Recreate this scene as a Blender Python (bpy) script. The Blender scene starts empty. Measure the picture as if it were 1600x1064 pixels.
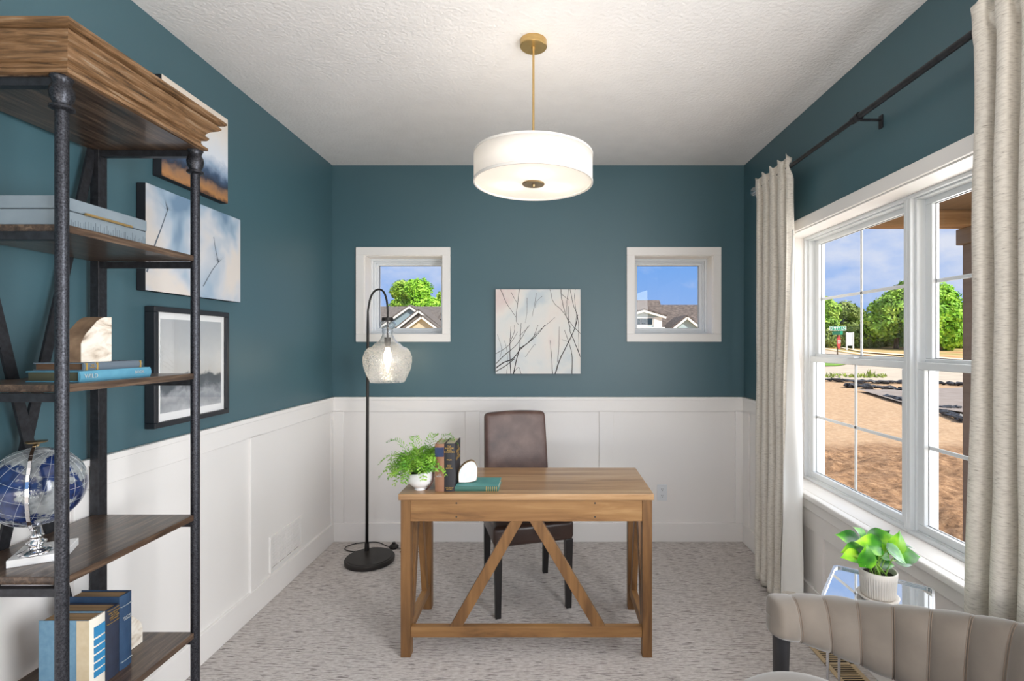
import bpy, math, random
from mathutils import Vector, Matrix, noise
random.seed(7)
R = math.radians
sc = bpy.context.scene
col = sc.collection

# ------------------------------------------------------------ camera
FP = 785.0                       # focal length in pixels of a 1600 wide frame
EYE = 1.45
cd = bpy.data.cameras.new('camera'); cam = bpy.data.objects.new('camera', cd); col.objects.link(cam)
cam.location = (0, 0, EYE); cam.rotation_euler = (R(90), 0, 0)
cd.sensor_width = 36; cd.lens = FP / 1600 * 36
cd.shift_x = -56 / 1600; cd.shift_y = 3 / 1600; cd.clip_start = .02; cd.clip_end = 500
sc.camera = cam

# ------------------------------------------------------------ exposure
vs = sc.view_settings
vs.view_transform = 'Standard'; vs.look = 'None'; vs.exposure = 0.2; vs.gamma = 1.0
vs.use_curve_mapping = False
sc.cycles.max_bounces = 10; sc.cycles.diffuse_bounces = 6; sc.cycles.transparent_max_bounces = 24
sc.cycles.sample_clamp_indirect = 6

def lin(c):
    if isinstance(c, str):
        c = c.lstrip('#'); c = [int(c[i:i+2], 16) / 255 for i in (0, 2, 4)]
    return tuple(((x / 12.92) if x <= .04045 else ((x + .055) / 1.055) ** 2.4) for x in c) + (1.0,)

# ------------------------------------------------------------ sky
w = bpy.data.worlds.new('sky'); sc.world = w; w.use_nodes = True
nt = w.node_tree; N = nt.nodes; L = nt.links; N.clear()
out = N.new('ShaderNodeOutputWorld'); bg = N.new('ShaderNodeBackground')
tc = N.new('ShaderNodeTexCoord'); sep = N.new('ShaderNodeSeparateXYZ')
L.new(tc.outputs['Generated'], sep.inputs[0])
gr = N.new('ShaderNodeValToRGB'); L.new(sep.outputs['Z'], gr.inputs[0])
gr.color_ramp.elements[0].position = 0.0; gr.color_ramp.elements[0].color = lin('#9dbdf2')
q0 = gr.color_ramp.elements.new(.45); q0.color = lin('#cfdcee'); gr.color_ramp.elements[1].position = .2; gr.color_ramp.elements[1].color = lin('#6aa6f0')
mp = N.new('ShaderNodeMapping'); mp.inputs['Scale'].default_value = (1, 1, 2.1); mp.inputs['Location'].default_value = (.3, 1.7, .2)
L.new(tc.outputs['Generated'], mp.inputs[0])
nz = N.new('ShaderNodeTexNoise'); nz.inputs['Scale'].default_value = 4.2; nz.inputs['Detail'].default_value = 7; nz.inputs['Roughness'].default_value = .55
L.new(mp.outputs[0], nz.inputs['Vector'])
cr = N.new('ShaderNodeValToRGB'); cr.color_ramp.elements[0].position = .44; cr.color_ramp.elements[1].position = .66
L.new(nz.outputs['Fac'], cr.inputs[0])
mx = N.new('ShaderNodeMixRGB'); L.new(cr.outputs[0], mx.inputs[0]); L.new(gr.outputs[0], mx.inputs[1])
mx.inputs[2].default_value = lin('#dfe5f5')
L.new(mx.outputs[0], bg.inputs[0]); bg.inputs[1].default_value = .86
L.new(bg.outputs[0], out.inputs[0])

def lamp(name, kind, loc, energy, color=(1, 1, 1), rot=None, size=None, size_y=None, radius=None, target=None):
    d = bpy.data.lights.new(name, kind); d.energy = energy; d.color = color
    if kind == 'AREA':
        d.shape = 'RECTANGLE'; d.size = size; d.size_y = size_y
    if kind == 'SUN': d.angle = R(1.0)
    if radius: d.shadow_soft_size = radius
    o = bpy.data.objects.new(name, d); col.objects.link(o); o.location = loc
    if rot: o.rotation_euler = rot
    if target is not None:
        o.rotation_euler = (Vector(target) - Vector(loc)).to_track_quat('-Z', 'Y').to_euler()
    return o
lamp('sun', 'SUN', (0, 0, 10), 5.0, (1, .95, .86), target=Vector((0, 0, 10)) - Vector((.62, -.62, .8)))
# added fill lamp behind the camera, aimed up to bounce off the ceiling
lamp('bounce_fill', 'AREA', (-.07, -1.7, .9), 58, (1, .96, .93), rot=(R(160), 0, 0), size=2.6, size_y=1.2)
# added area lamp outside the large window, boosting the daylight through it
lamp('window_boost_fill', 'AREA', (2.35, 2.0, 1.42), 45, (.93, .97, 1), rot=(0, R(84), 0), size=1.7, size_y=2.3)

# added side fill lamp beside the camera; the wall has no window here
lamp('side_fill', 'AREA', (1.40, .30, 1.45), 98, (.96, .98, 1), rot=(0, R(90), R(-6)), size=1.5, size_y=1.4)

# ------------------------------------------------------------ materials
def newmat(name):
    m = bpy.data.materials.new(name); m.use_nodes = True
    return m, m.node_tree, m.node_tree.nodes['Principled BSDF']

def mat(name, cols, scale=(1, 1, 1), ns=5., rough=.5, metal=0., bump=0., bs=None, bscale=None, detail=4., nrough=.5,
        coat=0., spec=.5, pos=None, dist=0., sheen=0., bdetail=3., bdist=.01, alpha=None):
    """Principled surface; several colours are blended by one stretched noise."""
    m, nt, p = newmat(name); N = nt.nodes; L = nt.links
    p.inputs['Roughness'].default_value = rough; p.inputs['Metallic'].default_value = metal
    p.inputs['Coat Weight'].default_value = coat; p.inputs['Coat Roughness'].default_value = .05
    p.inputs['Specular IOR Level'].default_value = spec
    p.inputs['Sheen Weight'].default_value = sheen
    if isinstance(cols, str): cols = [cols]
    tc = N.new('ShaderNodeTexCoord')
    if len(cols) == 1:
        p.inputs['Base Color'].default_value = lin(cols[0])
    else:
        mp = N.new('ShaderNodeMapping'); mp.inputs['Scale'].default_value = scale
        L.new(tc.outputs['Object'], mp.inputs[0])
        nz = N.new('ShaderNodeTexNoise'); nz.inputs['Scale'].default_value = ns; nz.inputs['Detail'].default_value = detail
        nz.inputs['Roughness'].default_value = nrough; nz.inputs['Distortion'].default_value = dist
        L.new(mp.outputs[0], nz.inputs['Vector'])
        cr = N.new('ShaderNodeValToRGB'); e = cr.color_ramp.elements
        n = len(cols); ps = pos or [.3 + .4 * i / (n - 1) for i in range(n)]
        e[0].position = ps[0]; e[0].color = lin(cols[0]); e[1].position = ps[-1]; e[1].color = lin(cols[-1])
        for i in range(1, n - 1):
            q = e.new(ps[i]); q.color = lin(cols[i])
        L.new(nz.outputs['Fac'], cr.inputs[0]); L.new(cr.outputs[0], p.inputs['Base Color'])
    if bump:
        mp2 = N.new('ShaderNodeMapping'); mp2.inputs['Scale'].default_value = bscale or scale
        L.new(tc.outputs['Object'], mp2.inputs[0])
        n2 = N.new('ShaderNodeTexNoise'); n2.inputs['Scale'].default_value = bs or ns; n2.inputs['Detail'].default_value = bdetail
        L.new(mp2.outputs[0], n2.inputs['Vector'])
        b = N.new('ShaderNodeBump'); b.inputs['Strength'].default_value = bump; b.inputs['Distance'].default_value = bdist
        L.new(n2.outputs['Fac'], b.inputs['Height']); L.new(b.outputs[0], p.inputs['Normal'])
    return m

def glassmat(name, tint=(1, 1, 1, 1), gloss=.08, rough=.0, edge=None, bump=0):
    m = bpy.data.materials.new(name); m.use_nodes = True; nt = m.node_tree; N = nt.nodes; L = nt.links; N.clear()
    o = N.new('ShaderNodeOutputMaterial'); t = N.new('ShaderNodeBsdfTransparent'); g = N.new('ShaderNodeBsdfGlossy')
    t.inputs[0].default_value = tint; g.inputs['Roughness'].default_value = rough
    mx = N.new('ShaderNodeMixShader')
    if edge:
        lw = N.new('ShaderNodeLayerWeight'); lw.inputs[0].default_value = edge
        mr = N.new('ShaderNodeMapRange'); mr.inputs[3].default_value = gloss; mr.inputs[4].default_value = .9
        L.new(lw.outputs['Facing'], mr.inputs[0]); L.new(mr.outputs[0], mx.inputs[0])
    else:
        mx.inputs[0].default_value = gloss
    if bump:
        tc = N.new('ShaderNodeTexCoord'); n2 = N.new('ShaderNodeTexNoise'); n2.inputs['Scale'].default_value = 170
        b = N.new('ShaderNodeBump'); b.inputs['Strength'].default_value = bump; b.inputs['Distance'].default_value = .002
        L.new(tc.outputs['Object'], n2.inputs['Vector']); L.new(n2.outputs['Fac'], b.inputs['Height']); L.new(b.outputs[0], g.inputs['Normal'])
    L.new(t.outputs[0], mx.inputs[1]); L.new(g.outputs[0], mx.inputs[2]); L.new(mx.outputs[0], o.inputs[0])
    return m

def seedy(name):
    m = glassmat(name, tint=(.95, .97, .99, 1), gloss=.08, rough=.04, edge=.4, bump=.6); nt = m.node_tree; N = nt.nodes; L = nt.links
    o = [n for n in N if n.type == 'OUTPUT_MATERIAL'][0]; base = o.inputs[0].links[0].from_socket
    tr = N.new('ShaderNodeBsdfTranslucent'); di = N.new('ShaderNodeBsdfDiffuse'); ad = N.new('ShaderNodeMixShader'); mx = N.new('ShaderNodeMixShader')
    tr.inputs[0].default_value = (1, .98, .95, 1); di.inputs[0].default_value = (.95, .96, 1, 1)
    tc = N.new('ShaderNodeTexCoord'); nz = N.new('ShaderNodeTexNoise'); nz.inputs['Scale'].default_value = 190; nz.inputs['Detail'].default_value = 2
    sp = N.new('ShaderNodeSeparateXYZ'); L.new(tc.outputs['Object'], sp.inputs[0])
    lo = N.new('ShaderNodeMapRange'); lo.inputs[1].default_value = 1.46; lo.inputs[2].default_value = 1.40; lo.inputs[3].default_value = .15; lo.inputs[4].default_value = 1.0
    L.new(sp.outputs['Z'], lo.inputs[0])
    mr = N.new('ShaderNodeMapRange'); mr.inputs[1].default_value = .35; mr.inputs[2].default_value = .7; mr.inputs[3].default_value = .08; mr.inputs[4].default_value = .5
    L.new(tc.outputs['Object'], nz.inputs['Vector']); L.new(nz.outputs['Fac'], mr.inputs[0])
    mu = N.new('ShaderNodeMath'); mu.operation = 'MULTIPLY'; L.new(mr.outputs[0], mu.inputs[0]); L.new(lo.outputs[0], mu.inputs[1])
    L.new(tr.outputs[0], ad.inputs[1]); L.new(di.outputs[0], ad.inputs[2]); L.new(mu.outputs[0], mx.inputs[0]); L.new(base, mx.inputs[1]); L.new(ad.outputs[0], mx.inputs[2]); L.new(mx.outputs[0], o.inputs[0])
    return m

def emis(name, colr, s, shade=None):
    m, nt, p = newmat(name)
    p.inputs['Base Color'].default_value = lin(shade or colr)
    p.inputs['Emission Color'].default_value = lin(colr); p.inputs['Emission Strength'].default_value = s
    return m

def rampmat(name, axis, lo, hi, stops, ns=3., amt=.15, rough=.6, scale=(1, 1, 1), coat=0., ns2=9., amt2=0., detail=6):
    """Printed picture: colour bands along one axis, their borders broken up by noise."""
    m, nt, p = newmat(name); N = nt.nodes; L = nt.links
    p.inputs['Roughness'].default_value = rough; p.inputs['Coat Weight'].default_value = coat; p.inputs['Coat Roughness'].default_value = .03
    tc = N.new('ShaderNodeTexCoord'); sp = N.new('ShaderNodeSeparateXYZ'); L.new(tc.outputs['Object'], sp.inputs[0])
    mr = N.new('ShaderNodeMapRange'); mr.inputs[1].default_value = lo; mr.inputs[2].default_value = hi
    mr.clamp = False
    L.new(sp.outputs[axis], mr.inputs[0])
    last = mr.outputs[0]
    for (s, a) in ((ns, amt), (ns2, amt2)):
        if not a: continue
        mp = N.new('ShaderNodeMapping'); mp.inputs['Scale'].default_value = scale; L.new(tc.outputs['Object'], mp.inputs[0])
        nz = N.new('ShaderNodeTexNoise'); nz.inputs['Scale'].default_value = s; nz.inputs['Detail'].default_value = detail
        nz.inputs['Distortion'].default_value = .4
        L.new(mp.outputs[0], nz.inputs['Vector'])
        ma = N.new('ShaderNodeMath'); ma.operation = 'MULTIPLY_ADD'; ma.inputs[1].default_value = a * 2
        ad = N.new('ShaderNodeMath'); ad.operation = 'SUBTRACT'; ad.inputs[1].default_value = a
        L.new(nz.outputs['Fac'], ma.inputs[0]); L.new(last, ma.inputs[2]); L.new(ma.outputs[0], ad.inputs[0]); last = ad.outputs[0]
    cr = N.new('ShaderNodeValToRGB'); e = cr.color_ramp.elements
    e[0].position = stops[0][0]; e[0].color = lin(stops[0][1]); e[1].position = stops[-1][0]; e[1].color = lin(stops[-1][1])
    for q, c in stops[1:-1]:
        k = e.new(q); k.color = lin(c)
    L.new(last, cr.inputs[0]); L.new(cr.outputs[0], p.inputs['Base Color'])
    return m

def woodmat(name, cols, axis, rough=.45, k=1.0, coat=0., fine=.25):
    s = [14 * k, 14 * k, 14 * k]; s['xyz'.index(axis)] = 1.1 * k
    return mat(name, cols, scale=tuple(s), ns=1.6, detail=9, nrough=.62, rough=rough, dist=.55, coat=coat,
               bump=fine, bs=5, bscale=tuple(x * 1.5 for x in s), bdist=.002)

TEAL = mat('teal_paint', ['#41626c', '#43646e'], ns=2, rough=.45, spec=.7, bump=.06, bs=120, bdist=.002)
CEIL = mat('ceiling_paint', ['#e6e3e2', '#ebe8e7'], ns=8, rough=.9, bump=.6, bs=60, bdist=.007, bdetail=2)
WHITE = mat('white_paint', '#eeebe8', rough=.38)
VINYL = mat('white_vinyl', '#dfe3e6', rough=.3)
GASK = mat('grey_gasket', '#55595c', rough=.6)
PANE = glassmat('window_glass', gloss=.018)
BLACKM = mat('black_metal', ['#2a2a2d', '#3a3b40'], ns=60, rough=.42, metal=.55, bump=.25, bs=260, bdist=.001)
PIPE = mat('dark_pipe', ['#1f2024', '#4b4c52'], ns=240, rough=.38, metal=.75, bump=.5, bs=300, bdist=.0012)
SATIN = mat('satin_black', '#2c2927', rough=.45, metal=.3)
BRASS = mat('brushed_brass', ['#c4a368', '#d0b27c'], scale=(1, 1, 20), ns=20, rough=.32, metal=.9)
BRASSD = mat('aged_brass', '#9c8663', rough=.35, metal=.9)
CHROME = mat('polished_chrome', '#d9d9dc', rough=.08, metal=1)
DESKC = ['#5f4226', '#876038', '#987044', '#ab8456']
DX = woodmat('oak_x', DESKC, 'x'); DY = woodmat('oak_y', DESKC, 'y'); DZ = woodmat('oak_z', ['#5a3d22', '#7d5832', '#91693e'], 'z')
DTOP = woodmat('oak_top', ['#8a6441', '#b08960', '#c6a47c'], 'x', rough=.3, k=.8, coat=.25)
SHELFW = woodmat('walnut_shelf', ['#2a1f18', '#4b3a2e', '#75604e'], 'y', rough=.33, k=3.0, coat=.2)
CORN = woodmat('cornice_wood', ['#33261a', '#64492e', '#846344', '#92806a'], 'y', rough=.55, k=5)
CORNX = woodmat('cornice_wood_x', ['#33261a', '#64492e', '#846344', '#92806a'], 'x', rough=.55, k=5)
LEATH = mat('brown_leather', ['#4a3530', '#5c453e', '#6d554c'], ns=11, detail=8, rough=.42, bump=.25, bs=120, bdist=.002)
LEATHD = mat('dark_leather', ['#33241f', '#40302a'], ns=11, detail=8, rough=.33, bump=.2, bs=120, bdist=.002)
VELVET = mat('grey_velvet', ['#5f554b', '#70655a'], ns=9, rough=.75, sheen=.6, bump=.12, bs=300, bdist=.001)
LINING = mat('white_lining', '#efeeea', rough=.8)

def linen():
    m, nt, p = newmat('oatmeal_linen'); N = nt.nodes; L = nt.links
    p.inputs['Roughness'].default_value = .9
    tc = N.new('ShaderNodeTexCoord')
    def noi(scale, ns, det):
        mp = N.new('ShaderNodeMapping'); mp.inputs['Scale'].default_value = scale; L.new(tc.outputs['Object'], mp.inputs[0])
        nz = N.new('ShaderNodeTexNoise'); nz.inputs['Scale'].default_value = ns; nz.inputs['Detail'].default_value = det
        L.new(mp.outputs[0], nz.inputs['Vector']); return nz.outputs['Fac']
    a = noi((1, 1, 5), 55, 8)
    r1 = N.new('ShaderNodeValToRGB'); L.new(a, r1.inputs[0]); e = r1.color_ramp.elements
    e[0].position = .22; e[0].color = lin('#857c72'); e[1].position = .56; e[1].color = lin('#e0dad0')
    q = e.new(.34); q.color = lin('#cbc4ba')
    L.new(r1.outputs[0], p.inputs['Base Color'])
    b = N.new('ShaderNodeBump'); b.inputs['Strength'].default_value = .35; b.inputs['Distance'].default_value = .002
    L.new(noi((1, 1, 3), 260, 2), b.inputs['Height']); L.new(b.outputs[0], p.inputs['Normal'])
    p.inputs['Transmission Weight'].default_value = 0
    return m
LINEN = linen()

def carpet():
    m, nt, p = newmat('loop_carpet'); N = nt.nodes; L = nt.links
    p.inputs['Roughness'].default_value = .95; p.inputs['Specular IOR Level'].default_value = .1
    tc = N.new('ShaderNodeTexCoord')
    def noi(scale, ns, det, rgh=.5):
        mp = N.new('ShaderNodeMapping'); mp.inputs['Scale'].default_value = scale; L.new(tc.outputs['Object'], mp.inputs[0])
        nz = N.new('ShaderNodeTexNoise'); nz.inputs['Scale'].default_value = ns; nz.inputs['Detail'].default_value = det; nz.inputs['Roughness'].default_value = rgh
        L.new(mp.outputs[0], nz.inputs['Vector']); return nz.outputs['Fac']
    r1 = N.new('ShaderNodeValToRGB'); L.new(noi((1, 3.2, 1), 36, 6, .6), r1.inputs[0]); e = r1.color_ramp.elements
    e[0].position = .30; e[0].color = lin('#aba39f'); e[1].position = .66; e[1].color = lin('#d8d3d0')
    q = e.new(.46); q.color = lin('#c6bfbb')
    r2 = N.new('ShaderNodeValToRGB'); L.new(noi((1, 12, 1), 14, 3), r2.inputs[0]); e = r2.color_ramp.elements
    e[0].position = .39; e[0].color = (.36, .34, .34, 1); e[1].position = .43; e[1].color = (1, 1, 1, 1)
    mm = N.new('ShaderNodeMixRGB'); mm.blend_type = 'MULTIPLY'; mm.inputs[0].default_value = .8
    L.new(r1.outputs[0], mm.inputs[1]); L.new(r2.outputs[0], mm.inputs[2]); L.new(mm.outputs[0], p.inputs['Base Color'])
    b = N.new('ShaderNodeBump'); b.inputs['Strength'].default_value = .5; b.inputs['Distance'].default_value = .006
    L.new(noi((1, 5, 1), 70, 3), b.inputs['Height']); L.new(b.outputs[0], p.inputs['Normal'])
    return m
CARPET = carpet()

# ------------------------------------------------------------ mesh building
OFF = {}
class MB:
    def __init__(s, T=None): s.v = []; s.f = []; s.T = T
    def add(s, vs, fs):
        b = len(s.v)
        s.v += [s.T(*p) if s.T else tuple(p) for p in vs]
        s.f += [tuple(i + b for i in q) for q in fs]; return s
    def box(s, x0, x1, y0, y1, z0, z1):
        return s.add([(x, y, z) for z in (z0, z1) for y in (y0, y1) for x in (x0, x1)],
              [(0, 2, 3, 1), (4, 5, 7, 6), (0, 1, 5, 4), (2, 6, 7, 3), (0, 4, 6, 2), (1, 3, 7, 5)])
    def ring(s, x0, x1, y0, y1, z0, z1, wx, wz):           # frame in the x-z plane
        s.box(x0, x1, y0, y1, z0, z0 + wz); s.box(x0, x1, y0, y1, z1 - wz, z1)
        s.box(x0, x0 + wx, y0, y1, z0 + wz, z1 - wz); s.box(x1 - wx, x1, y0, y1, z0 + wz, z1 - wz); return s
    def beam(s, p, q, a, b, up=(0, 0, 1)):                  # bar p-q, a across, b along the third direction
        p = Vector(p); q = Vector(q); d = (q - p).normalized(); u = Vector(up); r = d.cross(u).normalized(); u = r.cross(d)
        vs = [c + r * i * a / 2 + u * j * b / 2 for c in (p, q) for j in (-1, 1) for i in (-1, 1)]
        return s.add([tuple(x) for x in vs], [(0, 2, 3, 1), (4, 5, 7, 6), (0, 1, 5, 4), (2, 6, 7, 3), (0, 4, 6, 2), (1, 3, 7, 5)])
    def tube(s, pts, r, n=10, cap=True):
        pts = [Vector(p) for p in pts]; m = len(pts); rs = r if isinstance(r, (list, tuple)) else [r] * m
        ref = Vector((0, 0, 1)); t0 = (pts[1] - pts[0]).normalized()
        if abs(t0.dot(ref)) > .9: ref = Vector((1, 0, 0))
        u = t0.cross(ref).normalized(); vs = []
        for i, p in enumerate(pts):
            t = (pts[min(i + 1, m - 1)] - pts[max(i - 1, 0)]).normalized()
            u = (u - t * u.dot(t)).normalized(); k = t.cross(u)
            vs += [tuple(p + (u * math.cos(2 * math.pi * j / n) + k * math.sin(2 * math.pi * j / n)) * rs[i]) for j in range(n)]
        fs = [(i * n + j, i * n + (j + 1) % n, (i + 1) * n + (j + 1) % n, (i + 1) * n + j) for i in range(m - 1) for j in range(n)]
        if cap: fs += [tuple(range(n - 1, -1, -1)), tuple((m - 1) * n + j for j in range(n))]
        return s.add(vs, fs)
    def lathe(s, c, prof, n=32, sx=1, sy=1):
        vs = []; m = len(prof)
        for (r, z) in prof:
            vs += [(c[0] + r * sx * math.cos(2 * math.pi * j / n), c[1] + r * sy * math.sin(2 * math.pi * j / n), c[2] + z) for j in range(n)]
        fs = [(i * n + j, i * n + (j + 1) % n, (i + 1) * n + (j + 1) % n, (i + 1) * n + j) for i in range(m - 1) for j in range(n)]
        return s.add(vs, fs)
    def prism(s, poly, axis, lo, hi):
        def P(a, b, c): return {'x': (c, a, b), 'y': (a, c, b), 'z': (a, b, c)}[axis]
        n = len(poly)
        return s.add([P(a, b, lo) for a, b in poly] + [P(a, b, hi) for a, b in poly],
              [tuple(range(n - 1, -1, -1)), tuple(range(n, 2 * n))] + [(i, (i + 1) % n, n + (i + 1) % n, n + i) for i in range(n)])
    def grid(s, fn, nu, nv, closeu=False):
        vs = [fn(i / nu, j / nv) for j in range(nv + 1) for i in range(nu + (0 if closeu else 1))]
        c = nu if closeu else nu + 1
        fs = [(j * c + i, j * c + (i + 1) % c, (j + 1) * c + (i + 1) % c, (j + 1) * c + i) for j in range(nv) for i in range(nu)]
        return s.add(vs, fs)
    def build(s, name, m, parent=None, smooth=False, bevel=0, seg=2, sub=0, solid=0, origin=None, local=False):
        me = bpy.data.meshes.new(name)
        used = sorted({i for q in s.f for i in q}); mp_ = {i: k for k, i in enumerate(used)}
        s.v = [s.v[i] for i in used]; s.f = [tuple(mp_[i] for i in q) for q in s.f]
        v = s.v
        if parent is not None and not local: o_ = OFF.get(parent.name, Vector((0, 0, 0)))
        elif origin is not None: o_ = Vector(origin)
        elif parent is None:
            xs, ys, zs = zip(*v); o_ = Vector(((min(xs) + max(xs)) / 2, (min(ys) + max(ys)) / 2, min(zs)))
        else: o_ = Vector((0, 0, 0))
        me.from_pydata([(p[0] - o_[0], p[1] - o_[1], p[2] - o_[2]) for p in v], [], s.f)
        import bmesh
        bm = bmesh.new(); bm.from_mesh(me); bmesh.ops.recalc_face_normals(bm, faces=bm.faces); bm.to_mesh(me); bm.free()
        o = bpy.data.objects.new(name, me); col.objects.link(o)
        me.materials.append(m)
        if parent is None: o.location = o_
        else: o.parent = parent
        OFF[o.name] = OFF.get(parent.name, Vector((0, 0, 0))) if parent is not None else o_
        if smooth:
            for p in me.polygons: p.use_smooth = True
            if smooth == 'auto':
                me.set_sharp_from_angle(angle=R(40))
        if solid:
            k = o.modifiers.new('solid', 'SOLIDIFY'); k.thickness = solid; k.offset = 0
        if bevel:
            k = o.modifiers.new('bevel', 'BEVEL'); k.width = bevel; k.segments = seg; k.limit_method = 'ANGLE'; k.angle_limit = R(40)
            if seg > 2:
                for p in me.polygons: p.use_smooth = True
        if sub:
            k = o.modifiers.new('sub', 'SUBSURF'); k.levels = sub; k.render_levels = sub
        return o

def tag(o, label=None, cat=None, group=None, kind=None):
    if label: o['label'] = label
    if cat: o['category'] = cat
    if group: o['group'] = group
    if kind: o['kind'] = kind
    return o
def thing(name, loc, label, cat, group=None, rot=(0, 0, 0)):
    o = bpy.data.objects.new(name, None); col.objects.link(o); o.location = loc; o.rotation_euler = rot
    o.empty_display_size = .1; OFF[o.name] = Vector(loc)
    return tag(o, label, cat, group)
def struct(o): return tag(o, kind='structure')
def text(body, size, loc, rot, m, parent, name='lettering', ext=.0003, local=False, align='CENTER', spacing=1.0):
    c = bpy.data.curves.new(name, 'FONT'); c.body = body; c.size = size; c.extrude = ext; c.align_x = align; c.align_y = 'CENTER'
    c.space_line = spacing; c.resolution_u = 3
    tmp = bpy.data.objects.new(name, c); col.objects.link(tmp)
    me = bpy.data.meshes.new_from_object(tmp.evaluated_get(bpy.context.evaluated_depsgraph_get()))
    bpy.data.objects.remove(tmp); bpy.data.curves.remove(c); me.materials.clear(); me.materials.append(m)
    o = bpy.data.objects.new(name, me); col.objects.link(o); o.parent = parent
    o.location = Vector(loc) if local else Vector(loc) - OFF[parent.name]; o.rotation_euler = rot
    return o
def arc(c, r, a0, a1, n, plane='xz'):
    o = []
    for i in range(n + 1):
        a = R(a0 + (a1 - a0) * i / n)
        d = {'xz': (math.cos(a) * r, 0, math.sin(a) * r), 'xy': (math.cos(a) * r, math.sin(a) * r, 0), 'yz': (0, math.cos(a) * r, math.sin(a) * r)}[plane]
        o.append((c[0] + d[0], c[1] + d[1], c[2] + d[2]))
    return o
def spline(pts, n=8):
    P = [Vector(p) for p in pts]; P = [P[0] * 2 - P[1]] + P + [P[-1] * 2 - P[-2]]; o = []
    for i in range(1, len(P) - 2):
        for k in range(n):
            t = k / n; a, b, c, d = P[i - 1:i + 3]
            o.append(.5 * ((2 * b) + (c - a) * t + (2 * a - 5 * b + 4 * c - d) * t * t + (3 * b - a - 3 * c + d) * t ** 3))
    return o + [P[-2]]

# ------------------------------------------------------------ room shell
XL, XR, YB, YF, H = -1.575, 1.435, 3.67, -2.6, 2.744
T = .235
struct(MB().box(XL - .15, XR + T, YF, YB + T, -.12, 0).build('floor', CARPET, origin=(0, 0, 0)))
struct(MB().box(XL - .15, XR + T, YF, YB + T, H, H + .12).build('ceiling', CEIL, origin=(0, 0, H)))
struct(MB().box(XL - .15, XL, YF, YB + T, 0, H).build('wall_left', TEAL, origin=(XL, 0, 0)))
W1 = (-1.341, -.766, 1.508, 2.086); W2 = (.631, 1.206, 1.508, 2.086)
b = MB(); y0, y1 = YB, YB + T
b.box(XL, XR, y0, y1, 0, W1[2]); b.box(XL, XR, y0, y1, W1[3], H)
b.box(XL, W1[0], y0, y1, W1[2], W1[3]); b.box(W1[1], W2[0], y0, y1, W1[2], W1[3]); b.box(W2[1], XR, y0, y1, W1[2], W1[3])
struct(b.build('wall_back', TEAL, origin=(0, YB, 0)))
WR = (1.29, 3.05, .63, 2.087)
b = MB(); x0, x1 = XR, XR + T
b.box(x0, x1, YF, YB + T, 0, WR[2] - .03); b.box(x0, x1, YF, YB + T, WR[3], H)
b.box(x0, x1, YF, WR[0], WR[2] - .03, WR[3]); b.box(x0, x1, WR[1], YB + T, WR[2] - .03, WR[3])
struct(b.build('wall_right', TEAL, origin=(XR, 0, 0)))

# wainscot: panel sheet, rails, stiles and cap of each wall as one trim
TB = lambda a, d, z: (a, YB - d, z)
TL = lambda a, d, z: (XL + d, a, z)
TR = lambda a, d, z: (XR - d, a, z)
def wainscot(name, Tf, a0, a1, zt, stiles, cap=True):
    m = MB(Tf); m.box(a0, a1, 0, .005, .1, zt)
    m.box(a0, a1, .005, .018, zt - .105, zt - (.02 if cap else 0))
    for s0, s1 in stiles: m.box(s0, s1, .005, .018, .1, zt - .10)
    if cap: m.box(a0, a1, 0, .024, zt - .022, zt)
    struct(m.build(name, WHITE, bevel=.0015, seg=1))
wainscot('trim_1', TB, XL + .001, XR - .001, 1.053, [(XL, -1.486), (-.598, -.495), (.374, .477), (1.364, XR)])
wainscot('trim_2', TL, YF, YB, 1.053, [(3.62, YB), (2.635, 2.737), (1.652, 1.754), (.67, .77), (-.31, -.21), (-1.3, -1.2)])
wainscot('trim_3', TR, 3.105, YB, 1.053, [(3.55, YB), (3.105, 3.16)])
wainscot('trim_4', TR, 1.23, 3.105, .545, [(2.59, 2.675), (1.61, 1.70), (3.02, 3.105)], cap=False)
wainscot('trim_5', TR, YF, 1.23, 1.053, [(.6, .7), (1.13, 1.23)])
for nm, Tf, a0, a1 in (('baseboard_back', TB, XL, XR), ('baseboard_left', TL, YF, YB), ('baseboard_right', TR, YF, YB)):
    m = MB(Tf); m.prism([(0, 0), (.022, 0), (.022, .128), (.018, .137), (0, .137)], 'x', a0, a1) if False else m.box(a0, a1, 0, .021, 0, .137)
    struct(m.build(nm, WHITE, bevel=.003, seg=2))

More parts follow.
